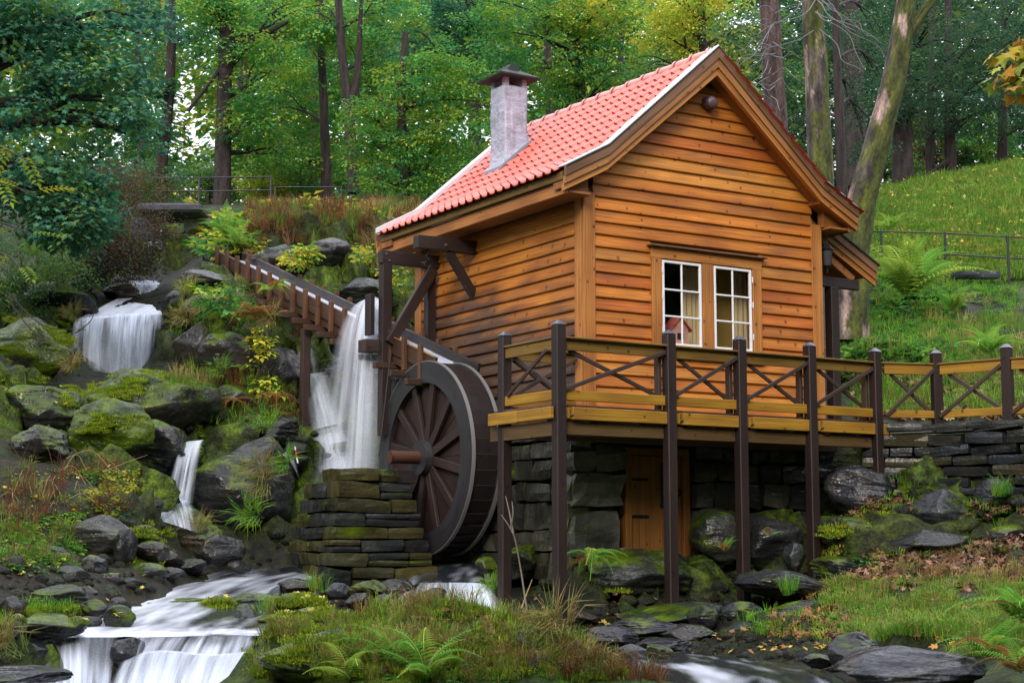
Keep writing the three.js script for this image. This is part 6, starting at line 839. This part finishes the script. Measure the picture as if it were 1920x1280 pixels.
strew('moss', 'cushions of yellow green moss on stones and mound', 'moss', TUFT.moss, M.blade, [[470, 1110, 1180, 1270, 5200, G.moss, 1.25, 1], [120, 660, 380, 850, 3600, G.moss, 1.0, 1], [0, 590, 140, 720, 1300, G.moss, 1.0, 1], [230, 980, 320, 1060, 300, G.moss, 1.4, 1], [0, 1140, 170, 1190, 300, G.moss, 1.3, 1], [370, 1110, 660, 1190, 1300, G.moss, 1.3, 1], [1530, 960, 1670, 1050, 400, G.moss, 1.3, 1]], { thr: -0.06 });
const LEAF1 = fromTris((() => { const T = []; leafTris(T, v3(-0.05, 0.012, 0), v3(1, 0.1, 0).normalize(), v3(0, 1, 0), 0.11, 0.75, true); return T; })());
strew('leaf_litter', 'fallen brown and yellow leaves on the right bank and path', 'leaves', LEAF1, M.dry, [[1540, 940, 1920, 1110, 3000, [[0.16, 0.065, 0.04], [0.11, 0.045, 0.035], [0.2, 0.09, 0.05], [0.28, 0.17, 0.11]], 0.9], [1440, 1080, 1620, 1200, 1400, [[0.2, 0.08, 0.035], [0.3, 0.14, 0.05], [0.14, 0.06, 0.04]], 0.9], [1600, 690, 1920, 790, 900, [[0.24, 0.1, 0.05], [0.3, 0.18, 0.1], [0.36, 0.28, 0.12], [0.16, 0.07, 0.04]], 1.2]], { thr: -0.3, bed: true, tilt: 4, up: 0.02 });
strew('yellow_leaves', 'scattered yellow leaves on rocks and grass', 'leaves', LEAF1, M.dry, [[0, 600, 420, 1180, 230, [[0.5, 0.42, 0.06], [0.5, 0.46, 0.2], [0.4, 0.3, 0.05]], 0.6, 1], [380, 1080, 640, 1160, 240, [[0.4, 0.2, 0.08], [0.24, 0.1, 0.05], [0.46, 0.36, 0.08]], 0.8, 1], [620, 1120, 1180, 1275, 420, [[0.4, 0.16, 0.04], [0.3, 0.12, 0.05], [0.2, 0.09, 0.04], [0.5, 0.4, 0.05]], 0.5], [1130, 1130, 1560, 1230, 260, [[0.36, 0.16, 0.05], [0.46, 0.34, 0.06], [0.2, 0.1, 0.05]], 0.7], [1560, 1060, 1920, 1240, 160, [[0.5, 0.36, 0.04], [0.45, 0.2, 0.05]], 0.7], [420, 560, 560, 800, 120, [[0.5, 0.4, 0.06]], 0.9, 1]], { thr: -1, bed: true, tilt: 3, up: 0.02 });
strew('ground_plants', 'dark green leafy ground cover on the slope behind the fence', 'leaves', SPRAY.cover[0], M.leaf, [[1590, 540, 1780, 700, 2200, [...G.leafy, PAL.lime[2]], 1.15], [1760, 560, 1920, 740, 500, [...G.leafy, PAL.lime[2]], 1.0], [1600, 640, 1700, 720, 300, [[0.16, 0.2, 0.05], [0.1, 0.2, 0.05]], 1.1], [1640, 470, 1920, 560, 400, G.leafy, 1.1], [0, 960, 150, 1070, 800, [...G.leafy, PAL.lime[0]], 0.55], [20, 880, 260, 980, 260, [...G.leafy, ...PAL.lime, PAL.yellow[0]], 0.5], [380, 400, 480, 470, 300, [...G.leafy, ...PAL.lime], 1.4], [330, 540, 480, 660, 420, [...G.leafy, ...PAL.olive], 0.8, 1], [660, 1170, 960, 1280, 380, G.leafy, 0.28], [600, 360, 760, 400, 200, PAL.lime, 1.3], [1600, 1040, 1760, 1090, 90, G.leafy, 0.6]], { thr: -0.2 });
strew('lawn_leaves', 'yellow and brown leaves lying on the lawn of the hillside', 'leaves', LEAF1, M.dry, [[1620, 305, 1920, 445, 600, [[0.5, 0.38, 0.05], [0.4, 0.24, 0.07], [0.42, 0.38, 0.09]], 1.5], [1640, 445, 1920, 520, 300, [[0.55, 0.4, 0.06], [0.4, 0.22, 0.07]], 1.4]], { thr: -1, tilt: 3, up: 0.17 });
// tussocks that stand out
function tussock(u, v, d, s, pal, label, hang = 0) { const p = at(u, v, d), g = thing('grass_tussock', label, 'grass tussock', p); for (let i = 0; i < 5; i++) { const c = pick(pal), m = mk('blades', TUFT.long, leafMat(...c), g); m.scale.setScalar(s * rr(0.8, 1.2)); m.position.set(rr(-0.12, 0.12) * s, rr(-0.05, 0.05), rr(-0.05, 0.05)); m.rotation.set(hang + rr(-0.2, 0.2), rnd() * 6.28 * (hang ? 0.1 : 1), rr(-0.2, 0.2)); } }
tussock(478, 868, 24.2, 1.3, G.straw, 'straw coloured grass hanging on the huge wet rock', 1.7); tussock(470, 965, 24.1, 1.2, G.green, 'bright green grass hanging on the huge wet rock', 1.5); tussock(505, 905, 24.2, 1.2, G.straw, 'yellowing grass drooping at the right of the huge wet rock', 1.7); tussock(535, 870, 24.6, 1.0, G.green, 'green grass beside the small fall by the pier', 1.2); tussock(498, 800, 26, 1.0, G.green, 'small bright grass tuft on the ledge above the huge wet rock', 1.0);
tussock(595, 1105, 20.4, 0.8, [...G.green, G.straw[0]], 'grass tuft growing at the foot of the pier'); tussock(497, 1150, 18.3, 0.7, [...G.green, G.straw[0]], 'grass tuft between the pale stone and the mossy rock'); tussock(915, 1108, 21.8, 0.7, G.green, 'grass tuft at the rear deck post by the cascade', 0.8); tussock(1880, 925, 21.9, 0.8, G.green, 'grass tuft between boulders at the right edge'); tussock(1480, 1112, 20.6, 0.8, G.green, 'grass tuft on the leaf covered slope'); tussock(380, 990, 23.0, 0.7, G.straw, 'pale dead grass hanging from the brown rock', 0.8); tussock(1040, 1180, 13.1, 0.9, G.straw, 'long straw grass drooping over the right of the mound', 0.9); tussock(20, 1215, 15.8, 1.1, G.straw, 'dry grass at the left edge beside the lower falls', 0.9);
tussock(340, 600, 28.6, 1.2, [...G.straw, G.green[1]], 'straw grass hanging over the rock right of the broad waterfall', 1.2); tussock(500, 600, 27.9, 1.1, [...G.straw, G.rust[1]], 'dry grass drooping below the flume near the dead fern', 1.4); tussock(350, 545, 29.2, 1.0, [...G.green, G.straw[0]], 'grass tuft above the right end of the broad waterfall', 1.0); tussock(130, 592, 30, 1.0, G.straw, 'straw grass drooping on the left lip of the broad waterfall', 1.3); tussock(520, 790, 26.8, 1.0, G.rust, 'rust red grass clump hanging left of the flume leg', 1.5); tussock(410, 700, 27.6, 1.0, [...G.straw, ...G.green], 'mixed grass tussock under the middle of the flume', 1.3); tussock(140, 690, 26.2, 0.9, G.straw, 'pale grass tuft on the crown of the huge mossy boulder', 0.9);
// dry stems
function stems(label, list, r, m, name = 'dry_stems') { const b = at(...list[0][0]), g = thing(name, label, 'dry plant', b); for (const pts of list) mk('stem', tube(pts.map((p) => at(...p).sub(b)), r, r * 0.4, 8, 5), m, g); }
{ const L = []; for (let i = 0; i < 20; i++) { const u = rr(0, 120), v = rr(930, 1010), h = rr(60, 170); L.push([[u, v, 19.6], [u + rr(-14, 14), v - h * 0.5, 19.5], [u + rr(-30, 30), v - h, 19.4]]); } stems('rust brown dead stems standing on the left bank', L, 0.006, S({ color: rgb(0.12, 0.06, 0.035), roughness: 0.9 })); }
{ const L = []; for (let i = 0; i < 16; i++) { const u = rr(20, 230), v = rr(880, 960), s = rr(-1, 1); L.push([[u, v, 20.6], [u + s * 40, v - rr(10, 50), 20.5], [u + s * 90, v - rr(0, 60), 20.3]]); } stems('tangled straw coloured stalks lying on the left bank', L, 0.005, M.straw); }
stems('thin pale forked twig standing beside the rear deck post', [[[988, 1145, 19.8], [975, 1060, 19.8], [962, 1000, 19.7], [940, 965, 19.7]], [[962, 1000, 19.7], [955, 960, 19.7], [948, 930, 19.7]], [[958, 990, 19.7], [962, 960, 19.6], [960, 940, 19.6]]], 0.014, S({ color: rgb(0.22, 0.18, 0.15), roughness: 0.9 }), 'bare_twig');
stems('short straw stalk leaning right of the forked twig', [[[978, 1140, 19.6], [988, 1112, 19.6], [998, 1086, 19.6]]], 0.012, M.straw, 'bare_twig');
stems('dark bare twigs arching over the rocks left of the upper waterfall', [[[10, 545, 27], [80, 610, 27], [160, 618, 26.8]], [[20, 570, 27], [60, 620, 27], [110, 650, 26.8]], [[140, 625, 26.9], [170, 600, 26.9], [176, 580, 26.9]]], 0.014, M.twigDark, 'bare_twig');

// ---------- railings and culvert behind ----------
function railing(label, posts, heights, top) { const P = posts.map((p) => at(...p)), b = P[0].clone(), g = thing('iron_railing', label, 'railing', b); P.forEach((p, i) => { mk('post', cyl([p.x - b.x, p.y - b.y - 0.15, p.z - b.z], [p.x - b.x, p.y - b.y + top, p.z - b.z], 0.03, 0.03, 8), M.black, g); if (i) for (const h of heights) { const q = P[i - 1]; mk('rail', cyl([q.x - b.x, q.y - b.y + h, q.z - b.z], [p.x - b.x, p.y - b.y + h, p.z - b.z], 0.018, 0.018, 6), M.black, g); } }); }
railing('dark iron railing between the trees behind the culvert', [[240, 388, 41], [372, 388, 41], [507, 386, 41]], [0.42, 0.78], 0.8);
railing('low iron railing along the path behind the outcrop', [[515, 396, 42], [640, 396, 42]], [0.35, 0.66], 0.68); railing('barred iron railing disappearing behind the roof eave', [[682, 398, 41], [711, 400, 41], [745, 401, 41], [770, 402, 41], [800, 403, 41]], [0.06, 0.46], 0.48);
railing('black iron railing on the right hand slope', [[1600, 508, 37], [1655, 508, 37], [1775, 512, 36.5], [1893, 520, 36], [1990, 524, 35.8]], [0.45, 0.94], 0.96);
{
  const b = at(340, 480, 36), c = thing('culvert', 'concrete culvert mouth under the path at the head of the stream', 'culvert', b), T = (u, v, d) => at(u, v, d).sub(b).toArray();
  mk('deck_slab', beam(T(268, 400, 35.6), T(388, 400, 35.6), 1.4, 0.2, [0, 1, 0], 0.05), M.concreteDark, c); mk('abutment', beam(T(371, 505, 35.9), T(371, 412, 35.9), 0.6, 0.27, [0, 0, 1]), M.concrete, c); mk('abutment', beam(T(272, 505, 36.6), T(272, 412, 36.6), 0.6, 0.4, [0, 0, 1]), M.concreteDark, c);
  const s0 = T(282, 458, 36.3), s1 = T(312, 424, 37.6); for (let i = 0; i < 6; i++) { const o = i * 0.115; mk('chute_plank', beam([s0[0] + o, s0[1], s0[2]], [s1[0] + o, s1[1], s1[2]], 0.105, 0.05), M.concrete, c); } mk('sill', beam(T(280, 463, 36.2), T(312, 463, 36.2), 0.3, 0.16), M.concrete, c); mk('back_wall', beam(T(262, 450, 38), T(390, 450, 38), 0.2, 1.3), M.concreteDark, c);
  const k = at(1830, 516, 36.8), ks = thing('kerb_stone', 'long blue grey kerb stone beside the path on the right slope', 'kerb stone', k); mk('stone', stoneGeo(1.1, 0.16, 0.3, 0.1, [0.16, 0.18, 0.24], [6, 2, 2]), M.stone, ks);
}
rubble([[0, 1050, 520, 1200, 190, 0.04, 0.18], [520, 1085, 960, 1120, 260, 0.04, 0.13], [960, 1130, 1620, 1260, 650, 0.03, 0.15], [220, 520, 700, 860, 90, 0.05, 0.25], [1540, 900, 1920, 1060, 70, 0.05, 0.2], [940, 1040, 1560, 1130, 100, 0.04, 0.16], [220, 860, 560, 1060, 60, 0.05, 0.22]]);
// the wood that closes the dell round and behind the viewer: it shades the stream and the space under the deck
{
  const it = []; for (let i = 0; i < 9500; i++) { const a = rr(-2.35, 2.35) + Math.PI / 2, R = rr(15, 26), x = Math.cos(a) * R * 1.15, z = Math.sin(a) * R - 6; if (z < -18 && Math.abs(x) < 17) continue; const y = Math.max(0, H(clamp(x, -30, 30), clamp(-z, -100, 40))) + rr(0.5, 15); it.push([x, y, z, rr(0.9, 1.5), rnd() * 6.28, rr(-0.5, 0.5), rr(-0.5, 0.5), ...shadeOf(pick(PAL.deep))]); }
  const g = new THREE.Group(); g.name = 'surrounding_wood'; g.userData.kind = 'stuff'; g.userData.label = 'wood around and behind the viewer'; scene.add(g); inst('foliage', SPRAY.big[1], M.leaf, it, g);
}
// trees on the hill to the right, outside the frame, that the window mirrors
for (const [lab, x, d] of [['tall tree on the hill beyond the right edge near the mill', 16, 19.5], ['second tall tree on the hill beyond the right edge', 20, 16], ['third tall tree on the hill beyond the right edge', 21, 21]]) { const y = H(x, d), g = thing('tree', lab, 'tree', v3(x, y, -d)); mk('trunk', tube([v3(0, -0.3, 0), v3(0.2, 4, 0), v3(0.4, 9, 0)], 0.28, 0.12, 10, 8, 0.2), M.bark, g); const it = []; for (let i = 0; i < 900; i++) { const q = v3(rr(-1, 1), rr(-1, 1), rr(-1, 1)); if (q.lengthSq() > 1) continue; it.push([q.x * 3, 4.5 + q.y * 4.5, q.z * 3, 1.1, rnd() * 6.28, rr(-0.4, 0.4), rr(-0.4, 0.4), ...shadeOf(pick(PAL.deep))]); } inst('crown', SPRAY.broad[0], M.leaf, it, g); }

renderer.render(scene, camera);
